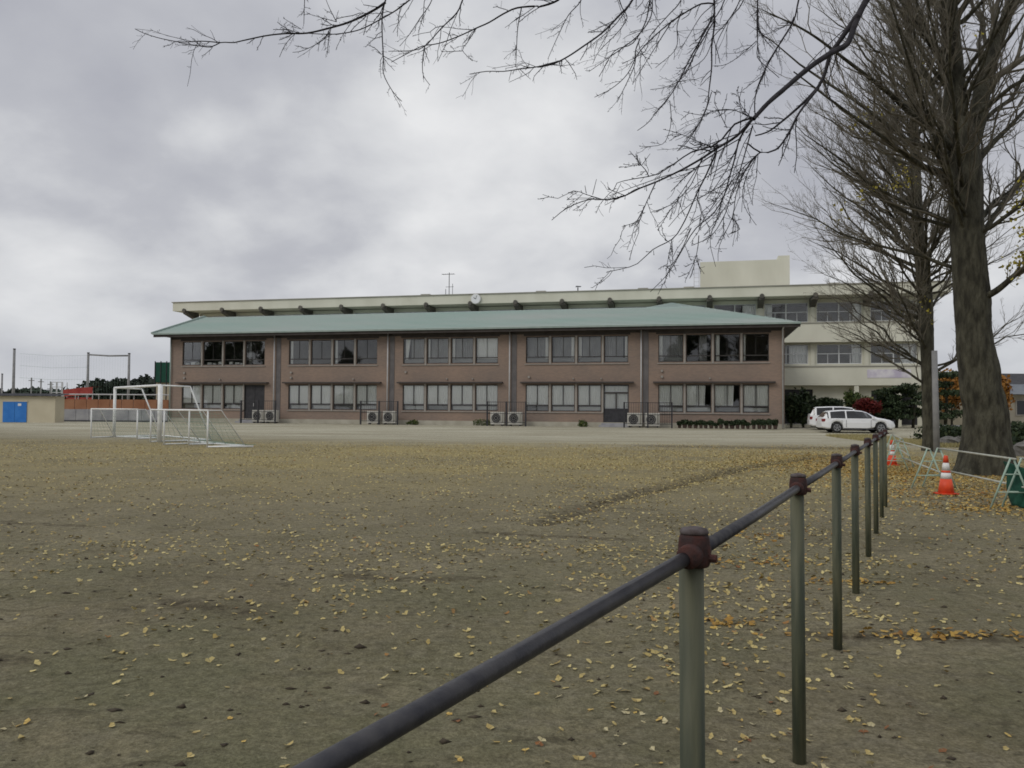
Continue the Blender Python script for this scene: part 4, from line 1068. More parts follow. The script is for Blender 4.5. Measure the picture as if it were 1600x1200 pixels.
# trees behind the viewpoint and far to the left: the upper windows mirror them
k = 0
for x, y, hh, w_, lb in ((-2, -16, 15, 5, 'dark tree behind the viewpoint, middle one'), (-9, -19, 14, 5, 'dark tree behind the viewpoint, nearer the yard'), (5, -13, 14, 4.5, 'dark tree behind the viewpoint, by the pipe fence'),
                         (-78, 6, 13, 6, 'tall dark evergreen west of the yard, first of the row'), (-88, 1, 15, 6, 'tall dark evergreen west of the yard, second of the row'), (-99, -4, 14, 6, 'tall dark evergreen west of the yard, third of the row'), (-70, -12, 12, 6, 'tall dark evergreen west of the yard, standing behind'), (-112, 4, 15, 7, 'tall dark evergreen west of the yard, last of the row')):
    g = np.random.default_rng(300 + k); k += 1
    bl = [(g.normal() * w_ * .25, g.normal() * w_ * .25, hh * (.25 + .7 * q / 9), w_ * (.55 - .33 * q / 9), w_ * (.55 - .33 * q / 9), hh * .11) for q in range(10)]
    plant_thing('evergreen_tree', (x, y, 0), bl, 5000, .45, M['dark_leaf'], lb, 'tree', trunk=[(0, 0, -.2, .3), (0, 0, hh * .8, .08)], seed=k, name_part='crown', hollow=.3)
# concrete pole
o = thing('utility_pole', (GX(1463, 30.0), 30.0, 0), 0, 'smooth grey pole standing right against the second ginkgo', 'pole')
MB().tube([(0, 0, -.2), (-.05, 0, ZY(548, 30, 1463))], [.115, .10], 12).build('pole_shaft', M['concpole'], o, True)

# ------------------------------------------------------------------ ginkgos
def mesh_part(name, vf, m, parent, sm=True, **k):
    me = fast(*vf); 
    if sm: smooth(me)
    return link(name, me, m, parent, **k)
def ginkgo(base, trace, limbs_tr, Y, label, seed, nprim, hrange, Lmax, nsec, nter, nqua, twig_r, az_spread=None, clump=None):
    g = np.random.default_rng(seed)
    t = thing('ginkgo_tree', (0, 0, 0), 0, label, 'tree')
    pts = [P(a, b, Y) for a, b, r in trace]; rad = [r * Y / F for a, b, r in trace]
    pts[0][2] = -.15
    t.location = (pts[0][0], pts[0][1], 0); off = np.array([pts[0][0], pts[0][1], 0])
    pts = [p - off for p in pts]
    nb = 5
    ph = g.random(nb) * 6.28
    def flare(K, q, p):
        h = np.clip(1 - p[:, 2:3] / 1.5, 0, 1) ** 2
        return h * .25 * np.maximum(0, np.sin(nb * q[None] + ph[0])) + h * .10 * np.sin(3 * q[None] + ph[1])
    v, f, tp, tr = bark_tube(pts, rad, 40, .10, g, .035, flare); mesh_part('trunk', (v, f), M['bark'], t)
    prim_P, prim_R = [], []
    K = 9
    for lt in limbs_tr:
        p = [P(a, b, Y + dy) - off for a, b, r, dy in lt]; r = [q[2] * Y / F * (.62 if lt[0][2] < 13 else .9) for q in lt]
        v, f, pp, rr = bark_tube(p, r, 12, .12, g, .05); mesh_part('limb', (v, f), M['bark'], t)
        i = np.linspace(0, len(pp) - 1, K).astype(int); prim_P.append(pp[i]); prim_R.append(rr[i])
    zs = np.sort(hrange[0] + (hrange[1] - hrange[0]) * g.random(nprim) ** .9)
    lo = []
    for z in zs:
        i = int(np.argmin(np.abs(tp[:, 2] - z))); s = tp[i]; u = (z - hrange[0]) / (hrange[1] - hrange[0])
        az = g.random() * 6.283
        if g.random() < .38: az = 3.3 + g.normal() * .6
        el = R_(26 + 26 * u + 8 * g.normal()); Lb = Lmax * (1 - .55 * u) * (.7 + .45 * g.random()) * (.6 + .4 * min(1, u * 6 + .2))
        d = np.array([math.cos(az) * math.cos(el), math.sin(az) * math.cos(el), math.sin(el)])
        uu = np.linspace(0, 1, K)[:, None]
        b_ = g.normal(size=3) * .07; b_[2] += .16
        pp = s + Lb * (uu * d + uu ** 2 * b_) + np.vstack([np.zeros(3), g.normal(size=(K - 1, 3)) * .010 * Lb])
        r0 = min(tr[i] * .35, .010 + .0095 * Lb); rr = r0 * (1 - uu[:, 0]) ** .9 + twig_r
        prim_P.append(pp); prim_R.append(rr)
        lo.append((pp, rr))
    for pp, rr in lo[::1]:
        v, f = tubes_batch(pp[None], rr[None], 6); mesh_part('limb', (v, f), M['bark'], t)
    PP, PR = np.array(prim_P), np.array(prim_R)
    S1, R1 = sprout(PP, PR, nsec, 30, .40, 6, g, .10, .22, .10, .5)
    R1 = np.maximum(R1, twig_r * 1.1)
    S2, R2 = sprout(S1, R1, nter, 34, .42, 4, g, .10, .15, .12, .7); R2 = np.maximum(R2, twig_r * .8)
    S3, R3 = sprout(S2, R2, nqua, 45, .45, 3, g, .15, .12, .12, .8); R3 = np.maximum(R3, twig_r * .6)
    v, f = cat_mesh([tubes_batch(S1, R1, 4), tubes_batch(S2, R2, 3)]); mesh_part('branches', (v, f), M['bark2'], t, False, kind='stuff')
    v, f = tubes_batch(S3, R3, 3); mesh_part('twigs', (v, f), M['bark2'], t, False, kind='stuff')
    if clump:
        C = S3[:, -1]; W0 = C + off
        keep = np.zeros(len(C), bool)
        for (px, py, rpx, pr) in clump:
            c = P(px, py, Y); d = np.hypot(W0[:, 0] - c[0], W0[:, 2] - c[2]); keep |= (d < rpx * Y / F) & (g.random(len(C)) < pr)
        C = np.repeat(C[keep], 6, 0); C = C + g.normal(size=C.shape) * .09
        if len(C): v, f = leaf_faces(C, .075, g, elong=1.1); mesh_part('leaves', (v, f), M['yel_leaf'], t, False, kind='stuff')
    return t
ginkgo(None, [(1541, 745, 46), (1541, 722, 39), (1540, 690, 34), (1539, 640, 31), (1531, 605, 29), (1530, 580, 29), (1524, 548, 27), (1521, 515, 25), (1519, 470, 26), (1516, 430, 25), (1511, 360, 24), (1508, 280, 25), (1502, 225, 24), (1495, 180, 17), (1490, 100, 14), (1482, 0, 12), (1476, -150, 10), (1472, -320, 7), (1470, -480, 3)],
       [[(1512, 245, 14, 0), (1526, 190, 15, .2), (1537, 130, 14, .4), (1556, 70, 12, .7), (1582, 0, 9, .9), (1620, -110, 6, 1.2), (1650, -220, 3, 1.5)],
        [(1498, 240, 10, 0), (1462, 208, 9, -.4), (1424, 178, 7.5, -.9), (1392, 148, 6, -1.3), (1330, 100, 4, -1.8), (1262, 50, 2.5, -2.2), (1190, 15, 1, -2.5)],
        [(1500, 300, 8, 0), (1470, 275, 7.5, -.3), (1430, 252, 6, -.6), (1380, 215, 4.5, -1.0), (1310, 165, 3, -1.3), (1240, 112, 1.5, -1.5)],
        [(1488, 120, 9, 0), (1455, 70, 8, .3), (1428, 20, 6, .5), (1390, -60, 4, .8), (1340, -150, 2, 1)],
        [(1486, 40, 8, 0), (1512, 0, 7, -.3), (1540, -60, 5, -.5), (1570, -150, 2, -.8)],
        [(1520, 390, 8, 0), (1545, 350, 7, .4), (1580, 300, 6, .8), (1625, 230, 4, 1.2), (1680, 150, 2, 1.6)],
        [(1524, 470, 9, 0), (1556, 455, 8, -.5), (1592, 425, 6, -1), (1650, 380, 4, -1.4), (1720, 320, 2, -1.8)],
        [(1512, 270, 9, 0), (1550, 225, 7, .2), (1580, 195, 5, .4), (1630, 140, 3, .6), (1690, 70, 1.5, .8)]],
       19.5, 'thick trunked bare ginkgo beside the orange cone', 31, 62, (4.8, 15.5), 6.5, 13, 6, 4, .0022,
       clump=[(1560, 400, 40, .38), (1585, 345, 40, .38), (1545, 330, 25, .45), (1425, 130, 18, .2), (1365, 300, 18, .15), (1600, 400, 40, .4), (1575, 430, 30, .3)])
ginkgo(None, [(1453, 709, 11), (1452, 690, 9.5), (1450, 620, 9), (1449, 560, 9.5), (1446, 470, 10.5), (1440, 410, 10), (1434, 350, 8.5), (1430, 250, 7.5), (1426, 150, 6), (1421, 70, 4.5), (1417, 0, 3), (1414, -60, 1.2)],
       [], 31.0, 'slimmer bare ginkgo beside the grey pole, further back', 47, 112, (2.5, 16.3), 6.2, 13, 7, 4, .0036,
       clump=[(1430, 130, 20, .10), (1365, 300, 20, .06), (1445, 480, 30, .05)])

# ------------------------------------------------------------------ overhanging cherry boughs
def z2(l): return [(200 + a / 2.286, b / 2.286) for a, b in l]
def z3(l): return [(840 + a / 2.5, b / 2.5) for a, b in l]
def za(l): return [(880 + a / 4.444, b / 4.444) for a, b in l]
def zb(l): return [(880 + a / 4.444, 200 + b / 4.444) for a, b in l]
T = []   # (points, r_start_px, r_end_px, parent_hint)
MAIN = [(1925, -230), (1700, -200), (1400, -150), (1100, -105), (900, -70), (700, -40), (600, -30)]
limb1 = [(1980, -420), (1700, -330), (1500, -190), (1400, -70), (1354, 0), (1337, 35), (1324, 68), (1300, 82), (1264, 106), (1222, 142), (1200, 161), (1177, 186)]
T.append((limb1, 22, 5.5)); 
T.append(([(1340, 24), (1312, 64), (1297, 86), (1290, 112), (1279, 135), (1256, 160), (1224, 188), (1200, 206), (1180, 212)], 7, 1.6))
T.append(([(1279, 137), (1249, 176), (1230, 212), (1212, 234), (1188, 238), (1168, 224)], 3.0, 1.8))
T.append((z3([(840, 465), (780, 530), (700, 580), (640, 620), (560, 665), (460, 712), (400, 735), (340, 765), (280, 780), (210, 778), (140, 800), (90, 830), (55, 860)]), 3.6, .8))
T.append((z3([(840, 460), (770, 485), (720, 545), (680, 572), (600, 595), (540, 635), (470, 680), (430, 690), (370, 700), (310, 715), (295, 745)]), 2.6, .8))
T.append((z3([(700, 590), (660, 680), (620, 760), (590, 830), (560, 890), (525, 935), (450, 975), (390, 1030), (330, 1050), (270, 1062)]), 2.2, .7))
T.append((z3([(830, 480), (790, 540), (770, 620), (750, 690), (730, 760), (690, 830), (620, 890), (580, 950), (540, 1020), (500, 1080), (440, 1140)]), 2.4, .7))
T.append((z3([(840, 490), (810, 600), (780, 700), (755, 760), (735, 830), (680, 920), (600, 960)]), 1.8, .7))
T.append((z3([(460, 715), (430, 780), (390, 860), (330, 885)]), 1.5, .6))
T.append((z3([(250, 778), (190, 760), (140, 745), (80, 775), (20, 760)]), 1.0, .6))
T.append((z3([(215, 760), (230, 700)]), .9, .6)); T.append((z3([(190, 755), (185, 725)]), .9, .6))
T.append((z3([(435, 690), (405, 645), (340, 655)]), 1.1, .6)); T.append((z3([(405, 645), (360, 590)]), .9, .6)); T.append((z3([(407, 645), (440, 600)]), .9, .5))
T.append((z3([(640, 625), (600, 720), (540, 790), (500, 850), (470, 900)]), 1.3, .6)); T.append((z3([(645, 622), (570, 740), (520, 800), (440, 830)]), 1.2, .6))
T.append((z3([(600, 890), (560, 980), (510, 1060), (495, 1110)]), 1.2, .6)); T.append((z3([(630, 920), (620, 1000), (580, 1090)]), 1.1, .6)); T.append((z3([(525, 935), (505, 1040), (500, 1090)]), 1.0, .5))
T.append((z3([(870, 595), (840, 620), (800, 690), (775, 760), (760, 850), (710, 960), (705, 1020)]), 1.5, .6))
T.append((z3([(860, 600), (815, 690), (800, 770), (820, 830), (855, 880)]), 1.3, .6)); T.append((z3([(855, 605), (790, 700), (745, 790), (690, 870), (650, 920)]), 1.4, .6))
T.append((z3([(850, 610), (780, 680), (740, 740), (700, 830), (640, 890)]), 1.3, .6)); T.append((z3([(760, 850), (790, 895), (745, 915)]), 1.0, .6)); T.append((z3([(765, 700), (690, 790), (640, 830), (630, 900)]), 1.1, .5))
T.append((z3([(850, 470), (850, 380), (880, 290), (940, 180), (1000, 80), (1020, 0), (1060, -150)])[::-1], 2.6, 1.4))
T.append((z3([(740, 500), (710, 440), (690, 400), (700, 350)]), 1.0, .6)); T.append((z3([(830, 460), (770, 430), (700, 430), (640, 450), (570, 435)]), 1.1, .6)); T.append((z3([(835, 462), (790, 400), (800, 340)]), 1., .6)); T.append((z3([(840, 460), (800, 440), (780, 350)]), 1., .6))
T.append((z3([(700, 580), (620, 550), (550, 520), (490, 505)]), 1.1, .6))
T.append((z3([(690, -120), (690, 0), (690, 100), (680, 180), (680, 260), (670, 350), (660, 420), (620, 500), (580, 560), (545, 590)]), 3.6, .8))
T.append((z3([(692, 50), (650, 130), (600, 220), (560, 300), (520, 370), (470, 430), (430, 480), (390, 510)]), 2.2, .7))
T.append((z3([(690, 80), (620, 200), (590, 260), (550, 320), (500, 400), (450, 450)]), 1.7, .6))
T.append((z3([(690, 15), (640, 15), (560, 60), (480, 120), (400, 200), (350, 290), (290, 345), (222, 380)]), 2.2, .7))
T.append((z3([(400, 150), (382, 200), (380, 250), (350, 320), (310, 400)]), 1.6, .7)); T.append((z3([(520, 90), (450, 200), (400, 280), (370, 330)]), 1.3, .6))
T.append((z3([(420, -130), (370, 0), (310, 70), (250, 130), (180, 180), (120, 220), (60, 250), (0, 262)]) + z2([(1540, 218), (1470, 237), (1390, 248), (1340, 255), (1280, 255), (1220, 265)]), 3.0, .9))
T.append((z3([(470, -130), (440, 0), (420, 90), (370, 170), (300, 200), (240, 300)]), 2.2, .7)); T.append((z3([(360, 20), (300, 100), (230, 160), (190, 195)]), 1.3, .6))
T.append((z3([(440, -90), (448, 30), (430, 90), (380, 150), (300, 210), (200, 280)]), 1.9, .6)); T.append((z3([(300, -60), (330, 30), (350, 70), (310, 130), (240, 200), (215, 250)]), 1.5, .6))
T.append((z3([(820, -130), (790, 0), (740, 90), (700, 170), (695, 250)]), 2.0, .7)); T.append((z3([(840, -120), (800, 10), (760, 60), (720, 110), (690, 140), (650, 230), (560, 290)]), 1.8, .6))
T.append((z3([(860, -140), (860, 0), (862, 100), (885, 150), (920, 190)]), 2.2, .7)); T.append((z3([(862, 60), (860, 180), (875, 250), (900, 280)]), 1.4, .6))
T.append((z3([(855, 160), (800, 210), (740, 250), (690, 260)]), 1.1, .6))
T.append((z3([(600, -130), (560, 0), (510, 60), (440, 140), (420, 200), (330, 250)]), 1.9, .6)); T.append((z3([(565, 40), (545, 100), (540, 190), (460, 265)]), 1.3, .6))
T.append((z3([(740, -110), (700, 0), (640, 60), (590, 140), (560, 190)]), 1.6, .6)); T.append((z3([(760, -110), (730, 0), (700, 60), (650, 120), (620, 200), (570, 300), (500, 340), (440, 350)]), 1.7, .6))
T.append((z3([(190, -90), (170, 0), (120, 60), (80, 140), (40, 230)]), 1.6, .6)); T.append((z3([(120, -60), (80, 0), (0, 28)]) + z2([(1465, 22), (1390, 28), (1340, 50), (1290, 80), (1245, 100), (1180, 130), (1110, 155), (1050, 165), (1000, 190), (940, 222)]), 3.0, .8))
T.append((z2([(1405, 30), (1392, 100), (1388, 170), (1385, 240)]), 1.4, .7)); T.append((z2([(1370, 250), (1360, 290)]), .7, .5)); T.append((z2([(1400, 248), (1438, 283)]), .8, .5))
T.append((z2([(1245, 100), (1210, 155), (1195, 180), (1230, 218)]), 1.1, .6)); T.append((z2([(1195, 182), (1120, 185)]), .8, .5))
T.append((z2([(1230, -80), (1195, 0), (1175, 45), (1120, 100), (1085, 140), (1060, 165), (1020, 180), (930, 183)]), 2.4, .7)); T.append((z2([(1060, 165), (1052, 220), (1055, 270), (1078, 303)]), 1.4, .6))
T.append((z2([(960, -90), (920, 0), (908, 60), (908, 130), (912, 200), (912, 260), (935, 310), (960, 345), (978, 362)]), 2.4, .8))
T.append((z2([(912, 200), (940, 215), (962, 230)]), .9, .5)); T.append((z2([(905, 195), (880, 170), (855, 160)]), .9, .5)); T.append((z2([(908, 130), (880, 138), (852, 130)]), .9, .5))
T.append((z2([(1085, -70), (1085, 0), (1040, 70), (1000, 130), (970, 165)]), 1.4, .6))
T.append((z2([(920, 8), (880, 35), (800, 75), (720, 100), (640, 118), (560, 120), (490, 128), (410, 145), (380, 152), (330, 152), (295, 168), (230, 160), (180, 152)]), 3.2, .9))
T.append((z2([(330, 152), (260, 147), (190, 150), (120, 138), (60, 120), (25, 103)]), 1.4, .8))
T.append((z2([(1100, -70), (1005, 0), (960, 35), (900, 70), (830, 105), (760, 120), (700, 122), (600, 118), (575, 130), (540, 143)]), 2.0, .7))
T.append((z2([(720, 105), (700, 140), (650, 170), (610, 185), (588, 187)]), 1.1, .6)); T.append((z2([(725, 100), (715, 150), (712, 192)]), 1.0, .6))
T.append((z2([(745, 78), (680, 60), (640, 48)]), .9, .5)); T.append((z2([(745, 78), (720, 30), (700, -20)]), 1.0, .5)); T.append((z2([(590, 115), (545, 98)]), .8, .5)); T.append((z2([(620, 105), (555, 65)]), .8, .5)); T.append((z2([(632, -40), (628, 85)]), 1.0, .7)); T.append((z2([(800, 78), (770, 120), (745, 170)]), .8, .5))
T.append((za([(1350, 0), (1345, 150), (1350, 300), (1350, 400), (1420, 470), (1500, 540)]), 1.4, .8)); T.append((za([(1600, 120), (1560, 220), (1490, 320), (1420, 440), (1380, 550), (1330, 640)]), 1.3, .8))
T.append((za([(740, 700), (750, 820), (735, 920), (690, 1000), (570, 1020)]), 1.0, .6)); T.append((za([(1030, 640), (1000, 740), (960, 830), (860, 970), (800, 1040)]), 1.1, .6))
g = np.random.default_rng(77)
ct = thing('cherry_tree', (6.0, 3.2, 0), 0, 'bare dark boughs of a leaning tree hanging in from above', 'tree')
OFF = np.array([6.0, 3.2, 0])
placed = []
def place_line(pl, r0, r1, depth0=None):
    (ax, ay) = pl[0]; best, dep = 30.0, None
    for (qx, qy, qd) in placed:
        d_ = math.hypot(qx - ax, qy - ay)
        if d_ < best: best, dep = d_, qd
    if depth0 is not None: dep = depth0
    if dep is None: dep = 6.4
    n = len(pl); drift = g.normal() * .35; L_ = sum(math.hypot(pl[i + 1][0] - pl[i][0], pl[i + 1][1] - pl[i][1]) for i in range(n - 1)); dd = drift * L_ / 200
    acc = 0; outp, outr = [], []
    for i, (x, y) in enumerate(pl):
        if i: acc += math.hypot(x - pl[i - 1][0], y - pl[i - 1][1])
        d_ = dep + dd * (acc / max(L_, 1)) if depth0 is None or i else dep
        outp.append(P(x, y, d_)); outr.append((r0 + (r1 - r0) * (acc / max(L_, 1)) ** .8) * d_ / F); placed.append((x, y, d_))
        if i:
            x_, y_ = pl[i - 1]
            for k in range(1, 4): placed.append((x_ + (x - x_) * k / 4, y_ + (y - y_) * k / 4, d_))
    return np.array(outp), np.array(outr)
main = [np.array([5.9, 3.3, 3.4]), np.array([5.3, 4.6, 5.0])] + [P(a, b, 6.3 + .3 * math.sin(i)) for i, (a, b) in enumerate(MAIN)]
for i, (a, b) in enumerate(MAIN): placed.append((a, b, 6.3 + .3 * math.sin(i)))
for i in range(len(MAIN) - 1):
    for k in range(1, 12):
        placed.append((MAIN[i][0] + (MAIN[i + 1][0] - MAIN[i][0]) * k / 12, MAIN[i][1] + (MAIN[i + 1][1] - MAIN[i][1]) * k / 12, 6.35))
mr_ = [.12, .10, .085, .075, .06, .045, .03, .02, .01]
v, f, _, _ = bark_tube([np.array([6.0, 3.2, -.2]), np.array([6.05, 3.2, .8]), np.array([5.95, 3.25, 2.2]), np.array([5.9, 3.3, 3.4]), np.array([6.1, 3.1, 5.0]), np.array([6.3, 2.8, 7.0])], [.30, .22, .19, .17, .12, .04], 20, .12, g, .06)
mesh_part('trunk', (v - OFF, f), M['cherry'], ct)
v, f, _, _ = bark_tube(main, mr_, 12, .1, g, .05); mesh_part('limb', (v - OFF, f), M['cherry'], ct)
# lead the second limb from the trunk
l1 = place_line(T[0][0], T[0][1], T[0][2], 5.6)
p1 = np.vstack([[5.95, 3.25, 2.9], [5.2, 4.2, 4.4], l1[0][1:]]); r1 = np.concatenate([[.12, .11], l1[1][1:]])
r1 = r1 * .56
v, f, pp, rr = bark_tube(p1, r1, 14, .04, g, .13); mesh_part('limb', (v - OFF, f), M['cherry'], ct)
PPs, PRs = [], []
def keepk(pp, rr, K=10):
    i = np.linspace(0, len(pp) - 1, K); a = np.floor(i).astype(int); b = np.minimum(a + 1, len(pp) - 1); fr = (i - a)[:, None]
    PPs.append(pp[a] * (1 - fr) + pp[b] * fr); PRs.append(rr[a])
for pl, r0, r1 in T[1:]:
    # snap the start to a bough when it begins above the frame
    if pl[0][1] < -40:
        bx_ = min(placed, key=lambda q: math.hypot(q[0] - pl[0][0], q[1] - pl[0][1]) if q[1] < -20 else 1e9); pl = [(bx_[0], bx_[1])] + list(pl)
    p, r = place_line(pl, r0 * .66, r1 * .66)
    v, f, pp, rr = bark_tube(p, r, 7, .035, g, .07)
    pp_j = pp
    mesh_part('branch', (v - OFF, f), M['cherry'], ct)
    seglen = np.linalg.norm(np.diff(p, axis=0), axis=1).sum(); nch = max(1, int(seglen / .55))
    for c in np.array_split(np.arange(len(pp)), nch):
        if len(c) > 3: keepk(pp[c], rr[c])
PP, PR = np.array(PPs), np.array(PRs)
vis = PP.mean(1)[:, 2] < 5.2
PP, PR = PP[vis], PR[vis]
S1, R1 = sprout(PP, PR, 6, 40, .42, 5, g, .02, -.04, .25, .6, .6, bias=np.array([-.10, 0, -.12])); R1 = np.clip(R1, .0013, .003)
S2, R2 = sprout(S1, R1, 3, 45, .42, 4, g, .1, .05, .25, .8, .7); R2 = np.clip(R2, .0010, .002)
# short spurs with buds
S4, R4 = sprout(PP, PR, 9, 60, .05, 3, g, .0, .05, .1, .6, .9); R4 = np.full_like(R4, .0015); R4[:, -1] = .0024
S5, R5 = sprout(S1, R1, 4, 55, .12, 3, g, .0, .05, .1, .6, .9); R5 = np.full_like(R5, .0011); R5[:, -1] = .002
v, f = cat_mesh([tubes_batch(S1 - OFF, R1, 4), tubes_batch(S2 - OFF, R2, 3), tubes_batch(S4 - OFF, R4, 3), tubes_batch(S5 - OFF, R5, 3)])
mesh_part('twigs', (v, f), M['cherry'], ct, False, kind='stuff')

# ------------------------------------------------------------------ pipe fence in front
fn = thing('pipe_fence', (.426, 1.87, 0), 0, 'low pipe fence with green posts, rusty joints and one dark rail', 'fence')
FO = np.array([.426, 1.87, 0]); st = np.array([.811, 1.60, 0]); hr = 1.168
posts = [st * k for k in range(-1, 8)] 
PD = [None, 1.87, 3.49, 5.14, 6.65, 8.33, 9.87, 11.4, 12.75]
pm = MB().tube([(0, 0, -.15), (0, 0, 1.15)], .0285, 20).mesh(True); pm.materials.append(M['post_green'])
th = math.atan2(st[1], st[0])
jm = MB().tube([(0, 0, 1.139), (0, 0, 1.142), (0, 0, 1.15), (0, 0, 1.185), (0, 0, 1.205), (0, 0, 1.213)], [.032, .0345, .0372, .0372, .0345, .032], 20).mesh(True); jm.materials.append(M['rust'])
ca, sa = math.cos(th), math.sin(th)
cm_ = MB().tube([(-.062 * ca, -.062 * sa, hr), (-.055 * ca, -.055 * sa, hr), (.055 * ca, .055 * sa, hr), (.062 * ca, .062 * sa, hr)], [.024, .028, .028, .024], 16).mesh(True); cm_.materials.append(M['rust'])
bm_ = MB().tube([(.036 * sa, -.036 * ca, 1.16), (.052 * sa, -.052 * ca, 1.16)], .0095, 8).mesh(); bm_.materials.append(M['rust'])
km_ = MB().lathe([(.031, 1.2135), (.034, 1.217), (.030, 1.226), (.004, 1.232)], 18).mesh(True); km_.materials.append(M['rust_cap'])
locs = []
for k, D in enumerate(PD):
    if D is None: p = np.array([-1.075, -1.46, -.165])
    else: p = np.array([.426 + (D - 1.87) * .507, D, 0]) - FO
    locs.append(p)
    po = link('post', pm, None, fn, tuple(p)); po.rotation_euler = (rng.normal() * .004, rng.normal() * .004, rng.random() * 6)
    jo = link('joint', jm, None, fn, tuple(p)); link('collar', cm_, None, jo); link('bolt', bm_, None, jo); link('cap', km_, None, jo)
for a, b in zip(locs[:-1], locs[1:]):
    d = (b - a) / np.linalg.norm(b - a); m = MB()
    q0, q1 = a + d * .058, b - d * .058; mid = (q0 + q1) / 2; L_ = np.linalg.norm(q1 - q0)
    m.tube([(q0[0], q0[1], hr + q0[2]), (mid[0], mid[1], hr + mid[2] - .003), (q1[0], q1[1], hr + q1[2])], .0166, 16).build('rail', M['steel_dark'], fn, True)

# ------------------------------------------------------------------ cones and green barriers
def cone(px, Y, lb, s=1.0, lean=(0, 0)):
    o = thing('traffic_cone', (GX(px, Y), Y, .004), 0, lb, 'traffic cone', 'traffic cones'); o.scale = (s, s, s); o.rotation_euler = (lean[0], lean[1], .3)
    MB().box(-.15, .15, -.15, .15, 0, .025).build('base_plate', M['orange'], o)
    r = lambda z: .135 - (z - .025) * (.135 - .030) / .675
    MB().lathe([(r(.025), .025), (r(.28), .28)], 24).build('lower_cone', M['orange'], o, True)
    MB().lathe([(r(.28), .2805), (r(.39), .39)], 24).build('reflective_band', M['white'], o, True)
    MB().lathe([(r(.39), .3905), (r(.43), .43)], 24).build('middle_ring', M['orange'], o, True)
    MB().lathe([(r(.43), .4305), (r(.57), .57)], 24).build('reflective_band', M['white'], o, True)
    MB().lathe([(r(.57), .5705), (.036, .69), (.030, .70), (.022, .702)], 24).build('tip', M['orange'], o, True)
cone(1477, 14.7, 'orange cone with two white bands in front of the barrier')
cone(1393, 22.5, 'smaller looking orange cone further off near the fence end')
def barrier(A, B, lb, h=.78, sp=.17, rails=(.97, .40)):
    """two A-frames carrying two tubes; A, B ground points"""
    A, B = np.array([*A[:2], 0.]), np.array([*B[:2], 0.]); d = (B - A) / np.linalg.norm(B - A); n = np.array([-d[1], d[0], 0])
    o = thing('barrier', (A[0], A[1], 0), 0, lb, 'barrier', 'green A frame barriers')
    for C in (A, B):
        c = C - A
        apex = c + np.array([0, 0, h])
        for s in (1, -1): MB().tube([c + n * .30 * s + d * .03 * s, apex + n * .02 * s], .016, 8).build('leg', M['barrier'], o, True)
        for q in (.32, .68): MB().tube([c + n * .30 * (1 - q) + np.array([0, 0, h * q]), c - n * .30 * (1 - q) + np.array([0, 0, h * q])], .011, 6).build('brace', M['barrier'], o, True)
    for q in rails: MB().tube([-d * .12 + n * -.30 * (1 - q) + np.array([0, 0, h * q + .02]), (B - A) + d * .12 + n * -.30 * (1 - q) + np.array([0, 0, h * q + .02])], .017, 8).build('rail', M['barrail'], o, True)
b0, b1 = P(1398, 640, 20.5), P(1450, 640, 15.8); b2, b3 = P(1466, 640, 16.0), P(1580, 640, 12.6); b4, b5 = P(1597, 640, 12.7), P(1720, 640, 10.5)
barrier(b1, b0, 'pale green barrier between the far cone and the near cone')
barrier(b3, b2, 'pale green barrier running behind the near cone')
barrier(b5, b4, 'pale green barrier at the right edge wrapped in green mesh')
b6 = P(1408, 640, 21.6)
barrier(b6, P(1394, 640, 25.5), 'short green barrier seen end on beside the far cone')
# green mesh sheet
g = np.random.default_rng(5)
nu, nv = 34, 22; A3 = np.array([*P(1566, 640, 13.1)[:2]]); B3 = np.array([*P(1740, 640, 11.0)[:2]])
V = []
for j in range(nv):
    for i in range(nu):
        u, w_ = i / (nu - 1), j / (nv - 1); xy = A3 * (1 - u) + B3 * u; hgt = .70 - .10 * math.sin(u * 5) * (1 - w_)
        bul = .09 * math.sin(9 * u + 2 * w_) + .05 * math.sin(23 * u + 7 * w_) + .14 * w_ * w_
        V.append((xy[0] - .1 * bul, xy[1] - bul - .02, hgt * (1 - w_) + .012 + .02 * (w_ > .9) * math.sin(30 * u)))
Fq = [(j * nu + i, j * nu + i + 1, (j + 1) * nu + i + 1, (j + 1) * nu + i) for j in range(nv - 1) for i in range(nu - 1)]
o = link('green_netting', smooth(fast(V, Fq)), M['meshgreen'], None, None, 'dark green mesh sheet draped over the barrier at the right edge', 'netting')
sm_ = o.modifiers.new('thick', 'SOLIDIFY'); sm_.thickness = .01

